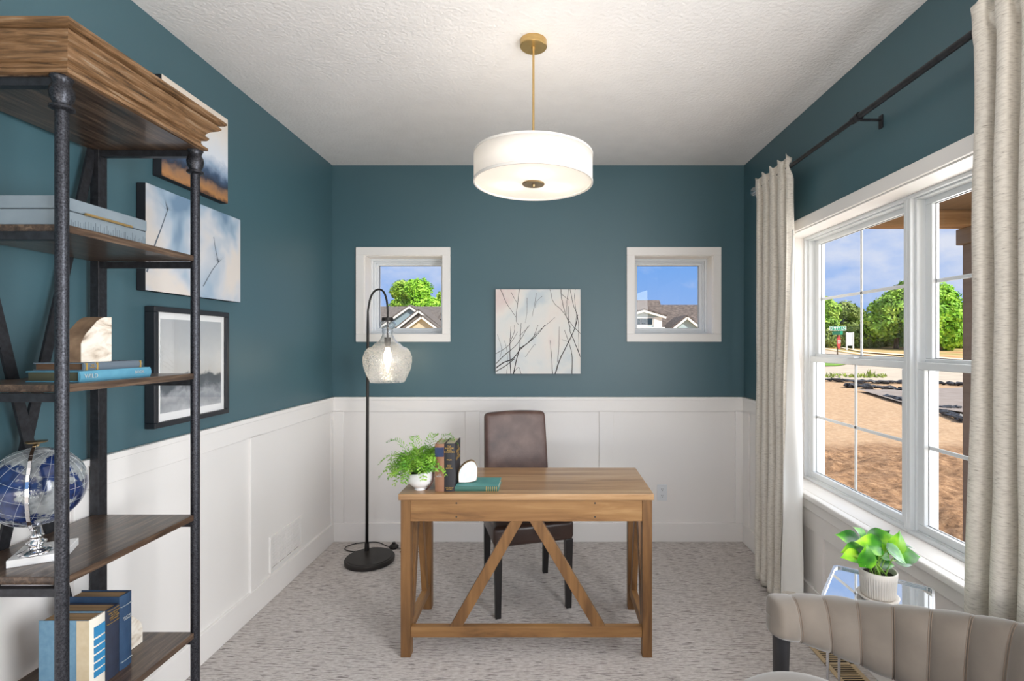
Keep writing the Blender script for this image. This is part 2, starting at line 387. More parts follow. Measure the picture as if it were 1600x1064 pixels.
# ------------------------------------------------------------ windows
def window_root(name, loc):
    o = bpy.data.objects.new(name, None); col.objects.link(o); o.location = loc; OFF[o.name] = Vector(loc); o['kind'] = 'structure'; return o
for nm, (a0, a1, z0, z1) in (('window_1', W1), ('window_2', W2)):
    Tf = lambda a, d, z: (a, YB + d, z)
    r = window_root(nm, ((a0 + a1) / 2, YB, z0))
    m = MB(Tf); m.ring(a0 - .056, a1 + .056, -.018, 0, z0 - .054, z1 + .057, .058, .058); m.build('casing', WHITE, r, bevel=.002, seg=1)
    m = MB(Tf); m.ring(a0, a1, 0, .235, z0, z1, .006, .006); m.build('jamb', WHITE, r)
    m = MB(Tf); m.ring(a0 + .006, a1 - .006, .125, .235, z0 + .006, z1 - .006, .014, .014)
    m.ring(a0 + .02, a1 - .02, .145, .23, z0 + .02, z1 - .02, .012, .012); m.build('frame', VINYL, r, bevel=.002, seg=1)
    m = MB(Tf); m.ring(a0 + .03, a1 - .03, .165, .21, z0 + .03, z1 - .03, .02, .02); m.build('sash', VINYL, r, bevel=.003, seg=2)
    m = MB(Tf); m.add([(a0 + .045, .19, z0 + .045), (a1 - .045, .19, z0 + .045), (a1 - .045, .19, z1 - .045), (a0 + .045, .19, z1 - .045)], [(0, 1, 2, 3)])
    m.build('glass_pane', PANE, r)
    m = MB(Tf); m.ring(a0 + .049, a1 - .049, .187, .192, z0 + .049, z1 - .049, .003, .003); m.build('gasket', GASK, r)
Tw = lambda a, d, z: (XR + d, a, z)
a0, a1, z0, z1 = WR
r = window_root('window_3', (XR, (a0 + a1) / 2, z0))
m = MB(Tw); c = .06
m.box(a0 - c, a1 + c, -.018, 0, z1, z1 + c); m.box(a0 - c, a0, -.018, 0, z0 - .03, z1); m.box(a1, a1 + c, -.018, 0, z0 - .03, z1)
m.build('casing', WHITE, r, bevel=.002, seg=1)
m = MB(Tw); m.box(a0, a1, 0, .235, z1 - .006, z1); m.box(a0, a0 + .006, 0, .235, z0, z1); m.box(a1 - .006, a1, 0, .235, z0, z1); m.build('jamb', WHITE, r)
m = MB(Tw); m.box(a0 - .1, a1 + .075, -.042, 0, z0 - .03, z0); m.box(a0, a1, 0, .235, z0 - .03, z0); m.build('sill', WHITE, r, bevel=.006, seg=3)
m = MB(Tw); m.box(a0 - .06, a1 + .05, -.026, 0, z0 - .086, z0 - .03); m.build('apron', WHITE, r, bevel=.003)
for (u0, u1) in ((2.17, a1), (a0, 2.17)):
    m = MB(Tw); m.ring(u0, u1, .115, .235, z0, z1 - .006, .020, .014); m.ring(u0 + .02, u1 - .02, .135, .23, z0 + .012, z1 - .02, .012, .008)
    m.build('frame', VINYL, r, bevel=.002, seg=1)
    for nm2, d0, d1, dg, q0, q1 in (('sash', .172, .205, .19, 1.350, z1 - .022), ('sash', .140, .172, .16, z0 + .02, 1.366)):
        m = MB(Tw); m.ring(u0 + .03, u1 - .03, d0, d1, q0, q1, .037, .031); s_ = m.build(nm2, VINYL, r, bevel=.003, seg=2)
        m = MB(Tw); g0, g1 = u0 + .065, u1 - .065; p0, p1 = q0 + .03, q1 - .03; mid = (g0 + g1) / 2; mz = (p0 + p1) / 2
        m.box(mid - .008, mid + .008, dg + .002, dg + .008, p0, p1); m.box(g0, g1, dg + .002, dg + .008, mz - .008, mz + .008)
        m.build('muntin', VINYL, s_, bevel=.002, seg=1)
        m = MB(Tw); m.ring(g0 - .001, g1 + .001, dg - .002, dg + .001, p0 - .001, p1 + .001, .004, .004); m.build('gasket', GASK, s_)
        m = MB(Tw); m.add([(g0, dg, p0), (g1, dg, p0), (g1, dg, p1), (g0, dg, p1)], [(0, 1, 2, 3)]); m.build('glass_pane', PANE, s_)
    m = MB(Tw); mid = (u0 + u1) / 2
    m.box(mid - .03, mid + .03, .135, .165, 1.366, 1.376); m.build('sash_lock', VINYL, r, bevel=.002)

# ------------------------------------------------------------ exterior ground
def g(y):
    k = [(-60, -.35), (14, -.35), (20, -.15), (30, .3), (50, 1.13), (60, 1.22), (260, 1.3)]
    for (a, za), (b_, zb) in zip(k, k[1:]):
        if y <= b_: return za + (zb - za) * max(0, (y - a)) / (b_ - a)
    return 1.3
def at(px, py):
    Y = 20.
    for _ in range(60):
        Y = .5 * Y + .5 * min(150, FP * (EYE - g(Y)) / (py - 535))
    return ((px - 856) * Y / FP, Y)
GRASS = mat('dry_grass', ['#8f8a4c', '#b79f66', '#c9a877', '#b98a5c'], ns=.35, detail=9, rough=.95, bump=.4, bs=8, bdist=.1)
gy = [-60, -20, 0, 2.9, 8, 14, 17, 20, 25, 30, 35, 40, 45, 50, 55, 60, 90, 140, 260]
m = MB()
m.grid(lambda u, v: (-140 + 320 * u, gy[round(v * (len(gy) - 1))], g(gy[round(v * (len(gy) - 1))]) - (.45 if -1 < gy[round(v * (len(gy) - 1))] < 18 else .12 if 18 < gy[round(v * (len(gy) - 1))] < 21 else .03)), 8, len(gy) - 1)
struct(m.build('ground', GRASS, origin=(0, 0, 0)))
def dirtmat():
    m, nt, p = newmat('bare_soil'); N = nt.nodes; L = nt.links
    p.inputs['Roughness'].default_value = .95; p.inputs['Specular IOR Level'].default_value = .15
    tc = N.new('ShaderNodeTexCoord')
    def noi(ns, det, rgh=.6):
        nz = N.new('ShaderNodeTexNoise'); nz.inputs['Scale'].default_value = ns; nz.inputs['Detail'].default_value = det; nz.inputs['Roughness'].default_value = rgh
        L.new(tc.outputs['Object'], nz.inputs['Vector']); return nz.outputs['Fac']
    def ramp(src, stops):
        r = N.new('ShaderNodeValToRGB'); L.new(src, r.inputs[0]); e = r.color_ramp.elements
        e[0].position, e[0].color = stops[0][0], lin(stops[0][1]); e[1].position, e[1].color = stops[-1][0], lin(stops[-1][1])
        for q, c in stops[1:-1]: k = e.new(q); k.color = lin(c)
        return r.outputs[0]
    smooth = ramp(noi(9, 12, .75), [(.3, '#a88a6c'), (.5, '#bb9c7d'), (.68, '#cdb294')])
    rough = ramp(noi(8, 12, .78), [(.34, '#544031'), (.48, '#8f6f54'), (.6, '#b08d6c'), (.72, '#cfb08e')])
    sp = N.new('ShaderNodeSeparateXYZ'); L.new(tc.outputs['Object'], sp.inputs[0])
    ad = N.new('ShaderNodeMath'); ad.operation = 'MULTIPLY_ADD'; ad.inputs[1].default_value = 2.2; L.new(noi(.9, 5), ad.inputs[0]); L.new(sp.outputs['Y'], ad.inputs[2])
    mr = N.new('ShaderNodeMapRange'); mr.inputs[1].default_value = 9.7; mr.inputs[2].default_value = 10.3; L.new(ad.outputs[0], mr.inputs[0])
    mx = N.new('ShaderNodeMixRGB'); L.new(mr.outputs[0], mx.inputs[0]); L.new(rough, mx.inputs[1]); L.new(smooth, mx.inputs[2])
    L.new(mx.outputs[0], p.inputs['Base Color'])
    b = N.new('ShaderNodeBump'); b.inputs['Strength'].default_value = .6; b.inputs['Distance'].default_value = .03
    L.new(noi(14, 8), b.inputs['Height']); L.new(b.outputs[0], p.inputs['Normal'])
    return m
def dirt(u, v):
    x = 1.72 * (26 / 1.72) ** u; y = 2.6 * (22.4 / 2.6) ** v
    k = 1 if y < 8.3 else .25
    z = g(y) + k * (.10 * noise.fractal(Vector((x * 1.1, y * 1.1, 3)), 1, 2, 5) + .035 * noise.fractal(Vector((x * 6, y * 6, 7)), 1, 2, 4)) - .02
    return (x, y, z - (.1 if v > .985 else 0))
m = MB(); m.grid(dirt, 300, 300); struct(m.build('dirt_yard', dirtmat(), smooth=True, origin=(0, 0, 0)))
def patch(name, pts, m_, dz, n=24, q=(0, 0)):
    """strip of ground between a far edge and a near edge given as lists of corner points"""
    far, near = pts
    def edge(e, u):
        t = u * (len(e) - 1); i = min(int(t), len(e) - 2); t -= i
        a = at(*e[i]); c_ = at(*e[i + 1]); return (a[0] + (c_[0] - a[0]) * t, a[1] + (c_[1] - a[1]) * t)
    def fn(u, v):
        A = edge(far, u); B = edge(near, u); x = A[0] + (B[0] - A[0]) * v; y = A[1] + (B[1] - A[1]) * v
        return (x, y, g(y) + dz)
    mb = MB(); mb.grid(fn, n, 14); return struct(mb.build(name, m_, origin=(0, 0, 0)))
CONC = mat('pale_concrete', ['#b5a797', '#cabca9'], ns=1.5, rough=.9)
CONC2 = mat('pale_curb', '#e0d2b8', rough=.9)
ASPH = mat('grey_asphalt', ['#8c8078', '#9b9089'], ns=3, rough=.9)
patch('road', ([(1230, 543.5), (1349, 556), (1640, 584)], [(1230, 590), (1417, 597), (1640, 608)]), CONC, .02)
patch('kerb', ([(1230, 542.5), (1349, 554.6), (1640, 582)], [(1230, 543.7), (1349, 556.4), (1640, 584.6)]), CONC2, .1)
patch('footpath', ([(1230, 539), (1291, 544.2), (1349, 549.6), (1640, 572)], [(1230, 539.8), (1291, 545.3), (1349, 551), (1640, 575)]), CONC2, .05)
patch('driveway', ([(1330, 611), (1417, 611), (1640, 603)], [(1345, 612), (1417, 634), (1640, 668)]), ASPH, .06)
GREEN = mat('green_lawn', ['#5f8a2c', '#8aae44'], ns=2, rough=.9)
patch('grass_verge', ([(1270, 566), (1312, 567), (1322, 570)], [(1270, 573.5), (1308, 573), (1322, 570.6)]), GREEN, .06)

FAB = mat('black_silt_fabric', ['#1f2024', '#45474d'], ns=6, rough=.45)
def silt(pts, r, label, seed):
    P = [at(*p) for p in pts]; P = spline([(x, y, g(y) + r * .4) for x, y in P], 12)
    for i, p in enumerate(P):
        p.z += .06 * noise.noise(Vector((i * .7, seed, 0))); p.y += .25 * noise.noise(Vector((i * .5, seed, 9)))
    rs = [r * (.55 + .9 * abs(noise.noise(Vector((i * .9, seed, 3))))) for i in range(len(P))]
    mb = MB(); mb.tube(P, rs, 9)
    for i, v in enumerate(mb.v):
        k = i // 9; c_ = P[k]; j = .7 + .9 * noise.noise(Vector((i * 1.7, seed, 5)))
        mb.v[i] = (c_.x + (v[0] - c_.x) * 1.1 * j, c_.y + (v[1] - c_.y) * 1.7 * j, c_.z + (v[2] - c_.z) * .62 * j)
    o = mb.build('silt_fence', FAB, origin=tuple(P[0]), smooth=False)
    tag(o, label, 'silt fence', 'fallen silt fences on the building plot')
silt([(1289, 595), (1340, 598), (1380, 599), (1418, 599), (1470, 601), (1520, 603)], .16, 'farthest fallen black silt fence, a thin dark line along the road edge', 1)
silt([(1318, 605), (1345, 606), (1385, 609), (1418, 613)], .19, 'thick crumpled black silt fence lying beside the corner of the grey driveway', 2)
silt([(1388, 622), (1403, 626), (1421, 633)], .15, 'short fallen black silt fence across the near driveway edge, left of the mullion', 3)
silt([(1470, 640), (1487, 640), (1502, 641)], .14, 'short crumpled black silt fence, upper of the two right of the mullion', 4)
silt([(1472, 646), (1490, 653), (1508, 660)], .16, 'slanting crumpled black silt fence, lower of the two right of the mullion', 5)

WEED = mat('weed_green', ['#6d8a2c', '#a3ae48'], ns=3, rough=.8)
def weeds():
    mb = MB()
    for _ in range(260):
        px = random.uniform(1288, 1385); x, y = at(px, 589 + random.uniform(-3, 2)); h = random.uniform(.05, .17) * (2.1 if 1358 < px < 1366 else 1)
        a = random.uniform(0, 6.28); dx, dy = math.cos(a) * .05, math.sin(a) * .05; lx, ly = random.uniform(-.12, .12), random.uniform(-.1, .1); z = g(y)
        mb.add([(x - dx, y - dy, z), (x + dx, y + dy, z), (x + lx, y + ly, z + h)], [(0, 1, 2)])
    tag(mb.build('weeds', WEED, origin=(14, 24, 0)), 'low green weeds growing on the near edge of the road', 'weeds', kind='stuff')
weeds()

# trees
LEAF = [mat('leaf_bright', ['#5f9a1e', '#8fc832', '#b9e04c'], ns=1.3, rough=.6), mat('leaf_mid', ['#5f8f26', '#8fb83c', '#b9d058'], ns=1.1, rough=.6),
        mat('leaf_olive', ['#62762c', '#859a48', '#a8b460'], ns=1.1, rough=.6)]
BARK = mat('bark', ['#5c4a38', '#857058'], scale=(1, 1, .3), ns=6, rough=.9)
def tree(name, x, y, blobs, leaf, label, cat='tree', n=9000, s=.17, trunk=True, group='trees beyond the road'):
    z0 = g(y) - .05
    root = thing(name, (x, y, z0), label, cat, group)
    mb = MB(); tot = sum(b_[3] ** 2 for b_ in blobs)
    for (bx, by, bz, br) in blobs:
        for _ in range(int(n * br * br / tot)):
            d = Vector((random.gauss(0, 1), random.gauss(0, 1), random.gauss(0, 1))).normalized()
            rr = br * (1 + .28 * noise.noise(d * 2.3 + Vector((bx, by, bz)))) * random.uniform(.62, 1.04)
            c_ = Vector((x + bx, y + by, z0 + bz)) + Vector((d.x * rr, d.y * rr, d.z * rr * .92))
            nrm = (d + Vector((random.uniform(-.8, .8), random.uniform(-.8, .8), random.uniform(-.4, .9)))).normalized()
            u = nrm.orthogonal().normalized(); u.rotate(Matrix.Rotation(random.uniform(0, 6.28), 3, nrm)); v = nrm.cross(u)
            k = s * random.uniform(.6, 1.3)
            mb.add([tuple(c_ + u * k), tuple(c_ + v * k * .55), tuple(c_ - u * k), tuple(c_ - v * k * .55)], [(0, 1, 2, 3)])
    mb.build('foliage', LEAF[leaf], root)
    if trunk:
        tb = MB(); h = max(b_[2] for b_ in blobs)
        tb.tube(spline([(x, y, z0), (x + .1, y, z0 + h * .4), (x - .1, y, z0 + h * .8)], 4), [.2 - .012 * i for i in range(9)], 8)
        for bx, by, bz, br in blobs:
            tb.tube([(x + .05, y, z0 + h * .25), (x + bx * .6, y + by * .6, z0 + bz * .7), (x + bx, y + by, z0 + bz)], [.1, .06, .03], 6)
        tb.build('trunk', BARK, root, smooth=True)
    return root
S = 785 / 45.
def tx(px, Y=45.): return (px - 856) * Y / FP
tree('leafy_tree', tx(1400), 45, [(-1.2, 0, 2.3, 1.7), (.5, 0, 3.4, 2.1), (1.6, .3, 4.6, 1.7), (1.3, 0, 2.0, 1.9), (-.9, -.5, 3.6, 1.3), (2.2, 0, 3.0, 2.0), (.9, 0, 5.6, .7), (1.9, 0, 5.9, .8), (-2.0, 0, 3.7, .5), (-.4, 0, 4.6, .6)], 1,
     'tall full green tree filling the right panes of the large window beside its mullion', n=20000)
tree('leafy_tree', tx(1468, 42), 42, [(0, 0, 4.4, 1.3), (.3, 0, 3.0, 1.8), (.6, .3, 1.6, 1.6), (-.9, 0, 2.4, 1.6)], 0,
     'bright yellow green tree seen right of the window mullion beside the porch post', n=14000)
tree('leafy_tree', tx(1290, 50), 50, [(0, 0, 3.6, 1.3), (-.5, 0, 2.0, 1.6)], 1, 'green tree at the left edge of the large window, behind the street sign', n=7000)
tree('leafy_tree', tx(1322, 52), 52, [(0, 0, 3.6, 1.1), (1.0, 0, 3.1, 1.0), (-1.1, .2, 2.9, .8), (.2, 0, 1.8, 1.1)], 2,
     'thin dark olive tree behind the white blank sign', n=6000, s=.15)
for i, (px, Y, rr) in enumerate(((1296, 47, 1.2), (1318, 48, 1.3), (1343, 47, 1.4), (1368, 49, 1.3), (1428, 48, 1.5), (1500, 46, 1.4))):
    tree('scrub_bush', tx(px, Y), Y, [(0, 0, .8, rr), (.9, 0, .6, rr * .8)], 2 if i < 4 else 1,
         ['scrubby bush left of the street sign pole', 'scrubby bush between the street sign and the white sign', 'scrubby bush just right of the white blank sign',
          'scrubby bush below the left side of the tall full tree', 'green bush at the foot of the mullion side of the tall tree', 'bush beside the porch post, below the bright tree'][i],
         'bush', 3500, .14, False, 'bushes along the tree line')
tree('leafy_tree', tx(631, 46), 46, [(0, 0, 5.2, 1.15), (0, 0, 3.6, 1.3), (-.5, 0, 2.4, 1.2)], 1, 'tall rounded tree behind the house roofs, left one in the left small window', n=11000, s=.13, group='trees behind the roofs')
tree('leafy_tree', tx(654, 45), 45, [(0, 0, 5.2, 1.2), (.2, 0, 3.6, 1.3), (0, 0, 2.4, 1.2)], 0, 'tall rounded tree behind the house roofs, second from the left in the left small window', n=11000, s=.13, group='trees behind the roofs')
tree('leafy_tree', tx(676, 43), 43, [(0, 0, 3.5, 1.1), (.9, 0, 3.1, .9), (0, 0, 2.2, 1.2)], 0, 'lower spreading tree above the grey roof vents in the left small window', n=11000, s=.13, group='trees behind the roofs')
tree('leafy_tree', tx(697, 47), 47, [(0, 0, 4.7, .8), (0, 0, 3.0, 1.2)], 1, 'slim tree at the right edge of the left small window', n=6000, s=.13, group='trees behind the roofs')

# houses
ROOF = mat('grey_shingles', ['#5a5450', '#77706b'], scale=(1, 1, 3), ns=7, rough=.95)
ROOFB = mat('brown_shingles', ['#463f3b', '#635955', '#7a6f68'], scale=(1, 1, 4), ns=6, rough=.95)
SIDB = mat('blue_grey_siding', '#8fa3ad', rough=.8); SIDG = mat('taupe_siding', '#8b837b', rough=.8)
SIDC = mat('cream_siding', '#cbbfa6', rough=.8); SIDP = mat('pale_siding', '#a9bcc2', rough=.8)
TRIMW = mat('white_fascia', '#f2f0ea', rough=.6); DARKW = mat('dark_window_glass', '#2c3b44', rough=.15)
def roof_poly(root, x0, x1, y_e, z_e, y_r, z_r, m_, name='roof'):
    mb = MB(); k = .12
    mb.add([(x0, y_e, z_e), (x1, y_e, z_e), (x1, y_r, z_r), (x0, y_r, z_r), (x0, 2 * y_r - y_e, z_e), (x1, 2 * y_r - y_e, z_e),
            (x0, y_e, z_e - k), (x1, y_e, z_e - k), (x1, y_r, z_r - k), (x0, y_r, z_r - k), (x0, 2 * y_r - y_e, z_e - k), (x1, 2 * y_r - y_e, z_e - k)],
           [(0, 1, 2, 3), (3, 2, 5, 4), (6, 7, 8, 9), (9, 8, 11, 10), (0, 1, 7, 6), (4, 5, 11, 10), (0, 3, 9, 6), (3, 4, 10, 9), (1, 2, 8, 7), (2, 5, 11, 8)])
    return mb.build(name, m_, root)
def gable(root, cx, y, zp, slope, hw, depth, zb, wall, roof, name='gable'):
    """gable wall facing -Y with white rakes and its own little roof running back"""
    ze = zp - slope * hw
    mb = MB(); mb.prism([(cx - hw + .1, zb), (cx + hw - .1, zb), (cx + hw - .1, ze), (cx, zp - .08), (cx - hw + .1, ze)], 'y', y, y + depth)
    gw = mb.build(name, wall, root)
    mb = MB()
    for s_ in (-1, 1): mb.beam((cx, y - .12, zp - .02), (cx + s_ * (hw + .1), y - .12, ze - .1 * slope - .02), .12, .10)
    mb.build('rake_board', TRIMW, gw)
    mb = MB()
    for s_ in (-1, 1):
        a = (cx, y - .15, zp + .1); e_ = (cx + s_ * (hw + .15), y - .15, zp + .1 - slope * (hw + .15))
        mb.add([a, e_, (e_[0], y + depth, e_[2]), (a[0], y + depth, a[2])], [(0, 1, 2, 3)])
    mb.build('gable_roof', roof, gw, solid=.06)
    return gw
GRD = .3
hl = thing('house', (-8.5, 31, GRD), 'grey roofed house with blue, taupe and cream gables, seen in the left small window', 'house', 'neighbouring houses')
MB().box(-16, -3.2, 29.6, 38, GRD - .5, 2.1).build('wall', SIDB, hl)
roof_poly(hl, -17, -6.9, 29.3, 2.0, 33.5, 3.85, ROOF); roof_poly(hl, -7.4, -2.6, 28.6, 1.6, 33, 3.52, ROOF)
gable(hl, -7.95, 29.0, 3.50, .70, 3.0, 3.5, GRD, SIDB, ROOF); gable(hl, -7.22, 28.2, 3.20, .80, 2.2, 2.5, GRD, SIDG, ROOF)
gable(hl, -6.86, 27.4, 2.83, .75, 1.6, 1.5, GRD, SIDC, ROOF)
for x, y in ((-7.0 + .35, 31.2), (-6.3, 31.8), (-6.75, 30.1)):
    z = 1.6 + (y - 28.6) * (3.52 - 1.6) / 4.4; MB().box(x - .14, x + .14, y - .1, y + .1, z, z + .16).build('roof_vent', BLACKM, hl)
hr = thing('house', (6.2, 27, GRD), 'brown roofed house with pale gable and strip dormer window, seen in the right small window', 'house', 'neighbouring houses')
MB().box(3.0, 10.5, 27.0, 33, GRD - .5, 1.9).build('wall', SIDP, hr)
roof_poly(hr, 2.6, 6.55, 26.6, 1.75, 29.5, 3.93, ROOFB); roof_poly(hr, 6.6, 11, 26.6, 1.55, 29.6, 3.67, ROOFB)
gd = gable(hr, 4.83, 25.4, 3.05, .30, 1.02, 2.2, GRD, SIDP, ROOFB, 'dormer')
mb = MB()
for i in range(3): mb.box(4.42 + i * .3, 4.68 + i * .3, 25.36, 25.4, 2.35, 2.67)
mb.build('dormer_window', DARKW, gd); MB().ring(4.38, 5.32, 25.37, 25.41, 2.31, 2.71, .04, .04).build('dormer_window_frame', TRIMW, gd)
MB().box(5.34, 5.75, 25.34, 25.4, 2.2, 2.72).build('corner_board', TRIMW, gd)
MB().box(3.7, 5.9, 25.3, 25.42, 2.14, 2.22).build('fascia', TRIMW, gd)
gable(hr, 6.95, 25.2, 2.70, .80, 1.5, 2.4, GRD, SIDP, ROOFB)

# porch outside the large window
PW = woodmat('porch_wood', ['#94765f', '#b39377', '#c0a387'], 'x', rough=.7)
PWY = woodmat('porch_soffit', ['#85756a', '#948377'], 'y', rough=.8)
pr = thing('porch', (2.5, 1, -.35), 'wooden porch roof with beam and square post outside the large window', 'porch')
MB().box(1.68, 3.48, 3.86, 4.0, 2.352, 2.47).build('beam', PW, pr, bevel=.006)
MB().box(3.33, 3.46, -2.6, 3.86, 2.30, 2.47).build('side_beam', PWY, pr, bevel=.006)
MB().box(1.68, 3.48, -2.6, 4.0, 2.47, 2.60).build('soffit', PWY, pr)
MB().box(1.68, 3.62, -2.6, 4.15, 2.60, 2.66).build('roof', ROOF, pr)
MB().box(3.27, 3.50, 3.83, 4.03, 2.226, 2.352).box(3.30, 3.46, 3.86, 4.0, -.35, 2.226).build('post', PWY, pr, bevel=.006)

# street furniture
sx, sy = at(1308.5, 568); sz = g(sy)
st = thing('street_sign', (sx, sy, sz), 'green street name blades and narrow red stop sign on a thin pole by the road', 'street sign')
SGRN = mat('sign_green', '#1d9a74', rough=.4); SWHT = mat('sign_white', '#f4f6f2', rough=.4); SRED = mat('sign_red', '#b5332c', rough=.4)
k = sy / FP
MB().tube([(sx, sy, sz - .1), (sx, sy, EYE + 20 * k)], .035, 8).build('pole', BARK, st)
zc = EYE + 22 * k
n1 = MB().box(sx - .46, sx + .46, sy - .05, sy - .035, zc - .11, zc + .11).build('name_blade', SGRN, st)
MB().ring(sx - .47, sx + .47, sy - .056, sy - .034, zc - .12, zc + .12, .018, .018).build('blade_border', SWHT, n1)
text('EMMY LN', .21, (sx, sy - .06, zc), (R(90), 0, 0), SWHT, n1, ext=.004)
n2 = MB().box(sx - .07, sx + .07, sy - .4, sy + .4, zc - .36, zc - .16).build('name_blade', SGRN, st)
zo = EYE + .5 * k
ang = R(47); dr = Vector((math.cos(ang), math.sin(ang), 0)); nr = Vector((math.sin(ang), -math.cos(ang), 0))
oc = [(.42 * math.cos(R(22.5 + 45 * i)), .42 * math.sin(R(22.5 + 45 * i))) for i in range(8)]
c0 = Vector((sx, sy, zo)) + nr * .06
mb = MB(); mb.add([tuple(c0 + dr * a + Vector((0, 0, b_))) for a, b_ in oc] + [tuple(c0 + nr * .02 + dr * a + Vector((0, 0, b_))) for a, b_ in oc],
                  [tuple(range(8)), tuple(range(8, 16))] + [(i, (i + 1) % 8, 8 + (i + 1) % 8, 8 + i) for i in range(8)])
so = mb.build('stop_sign', SRED, st)
text('STOP', .28, tuple(c0 + nr * .03), (R(90), 0, ang), SWHT, so, ext=.003)
wx, wy = at(1328, 546); wz = g(wy); k = wy / FP
ws = thing('blank_sign', (wx, wy, wz), 'upright white blank sign board on two white legs beyond the road', 'sign')
MB().box(wx - 4.2 * k, wx + 4.2 * k, wy - .02, wy + .02, EYE - 5 * k, EYE + 15.5 * k).build('board', mat('sign_panel', '#d6dce6', rough=.5), ws)
for s_ in (-1, 1):
    MB().box(wx + s_ * 5 * k - .04, wx + s_ * 5 * k + .04, wy - .05, wy + .05, wz - .05, EYE + 16 * k).build('leg', SWHT, ws)

# ------------------------------------------------------------ things on the walls
def plate(name, Tf, a0, a1, z0, z1, label):
    r = thing(name, Tf((a0 + a1) / 2, 0, z0), label, 'vent'); return r
t = thing('wall_vent', TL((2.83 + 3.2) / 2, .005, .15), 'white slotted air vent low on the left wainscot panel', 'vent')
MB(TL).ring(2.83, 3.20, .004, .013, .148, .352, .022, .02).build('frame', WHITE, t, bevel=.002)
mb = MB(TL)
for i in range(34): a = 2.858 + i * .0096; mb.box(a, a + .0052, .006, .010, .172, .33)
for i in range(4): a = 2.93 + i * .08 - .01; mb.box(a, a + .006, .006, .0118, .168, .332)
for i in range(9): mb.box(2.852, 3.178, .006, .0098, .175 + i * .0185, .180 + i * .0185)
mb.build('grille', WHITE, t)
MB(TL).box(2.85, 3.18, .0046, .0055, .166, .334).build('backing', mat('vent_shadow_grey', '#66645f', rough=.8), t)
t = thing('wall_outlet', TB(.833, .005, .297), 'small white duplex wall outlet on the back wainscot right of the desk', 'outlet')
MB(TB).box(.797, .869, .004, .010, .297, .413).build('cover_plate', VINYL, t, bevel=.002)
SLOT = mat('dark_slot', '#3b3835', rough=.8)
for zc in (.378, .332):
    q = MB(TB).box(.820, .846, .0095, .0115, zc - .015, zc + .015).build('receptacle', VINYL, t, bevel=.002)
    MB(TB).box(.8265, .8285, .0112, .0118, zc, zc + .008).box(.8375, .8395, .0112, .0118, zc, zc + .008).box(.8305, .8355, .0112, .0118, zc - .010, zc - .005).build('slots', SLOT, q)
BEIGE = mat('beige_register_paint', '#c2ab87', rough=.5)
t = thing('floor_register', (1.30, 2.26, 0), 'beige metal floor register with slots, in the carpet under the window', 'floor register')
mb = MB(); x0, x1, y0, y1 = 1.245, 1.375, 2.09, 2.43
mb.box(x0, x1, y0, y0 + .022, 0, .007).box(x0, x1, y1 - .022, y1, 0, .007).box(x0, x0 + .02, y0, y1, 0, .007).box(x1 - .02, x1, y0, y1, 0, .007).box(x0, x1, 2.252, 2.268, 0, .007)
mb.build('frame', BEIGE, t, bevel=.002)
mb = MB()
for i in range(21):
    y = 2.122 + i * .0145
    if abs(y - 2.26) > .014: mb.box(x0 + .018, x1 - .018, y, y + .0048, .003, .0055)
mb.build('louvres', BEIGE, t)
MB().box(x0 + .015, x1 - .015, y0 + .015, y1 - .015, 0, .0008).build('duct', SLOT, t)

# pictures on the left wall
EDGE = mat('dark_canvas_edge', '#20232a', rough=.6)
def canvas(name, Tf, a0, a1, z0, z1, d, front, side, label, cat='picture', origin=None):
    r = thing(name, Tf((a0 + a1) / 2, .0, z0), label, cat, 'canvas pictures')
    MB(Tf).box(a0, a1, .002, d - .001, z0, z1).build('stretcher', side, r, bevel=.002)
    o = MB(Tf).box(a0 + .0005, a1 - .0005, d - .001, d, z0 + .0005, z1 - .0005).build('print', front, r)
    return r, o
P1 = rampmat('mountain_print', 'Z', 0, .405, [(.0, '#5a4030'), (.06, '#a9794c'), (.13, '#8a6a52'), (.19, '#2e3444'), (.27, '#3e5470'), (.36, '#8fa4bd'), (.48, '#d9dfe8'), (.7, '#e2e0de'), (.9, '#e6d9cb')], ns=5, amt=.10, scale=(1, 1, 1), ns2=26, amt2=.07)
canvas('canvas_picture', TL, 2.0, 2.413, 2.115, 2.52, .038, P1, EDGE, 'canvas of white clouds over dark blue mountains, highest picture behind the bookcase top')
P2 = mat('soft_blue_print', ['#6f8ba6', '#9fb3c6', '#c9ccd2', '#d9d2cc'], ns=3.4, detail=3, rough=.55, pos=[.34, .44, .53, .62], dist=.3)
r2, o2 = canvas('canvas_picture', TL, 1.92, 2.511, 1.65, 2.062, .038, P2, EDGE, 'wide pale blue and white canvas of soft seed stems, middle picture of the left wall')
mb = MB(TL); STEM = mat('stem_grey', '#66707c', rough=.7)
for pts, rr in (([(1.925, .0385, 1.72), (1.96, .0385, 1.82), (1.995, .0385, 1.90), (2.03, .0385, 1.985)], .004),
                ([(2.24, .0385, 1.70), (2.30, .0385, 1.78), (2.345, .0385, 1.825)], .003), ([(2.345, .0385, 1.825), (2.325, .0385, 1.875), (2.31, .0385, 1.935)], .003)):
    q = spline(pts, 5); n_ = len(q)
    for i in range(n_ - 1):
        a, c_ = q[i], q[i + 1]; dv = (c_ - a).normalized(); px_ = Vector((-dv.z, 0, dv.x)) * rr * (1 - .5 * i / n_)
        mb.add([tuple(a - px_), tuple(a + px_), tuple(c_ + px_), tuple(c_ - px_)], [(0, 1, 2, 3)])
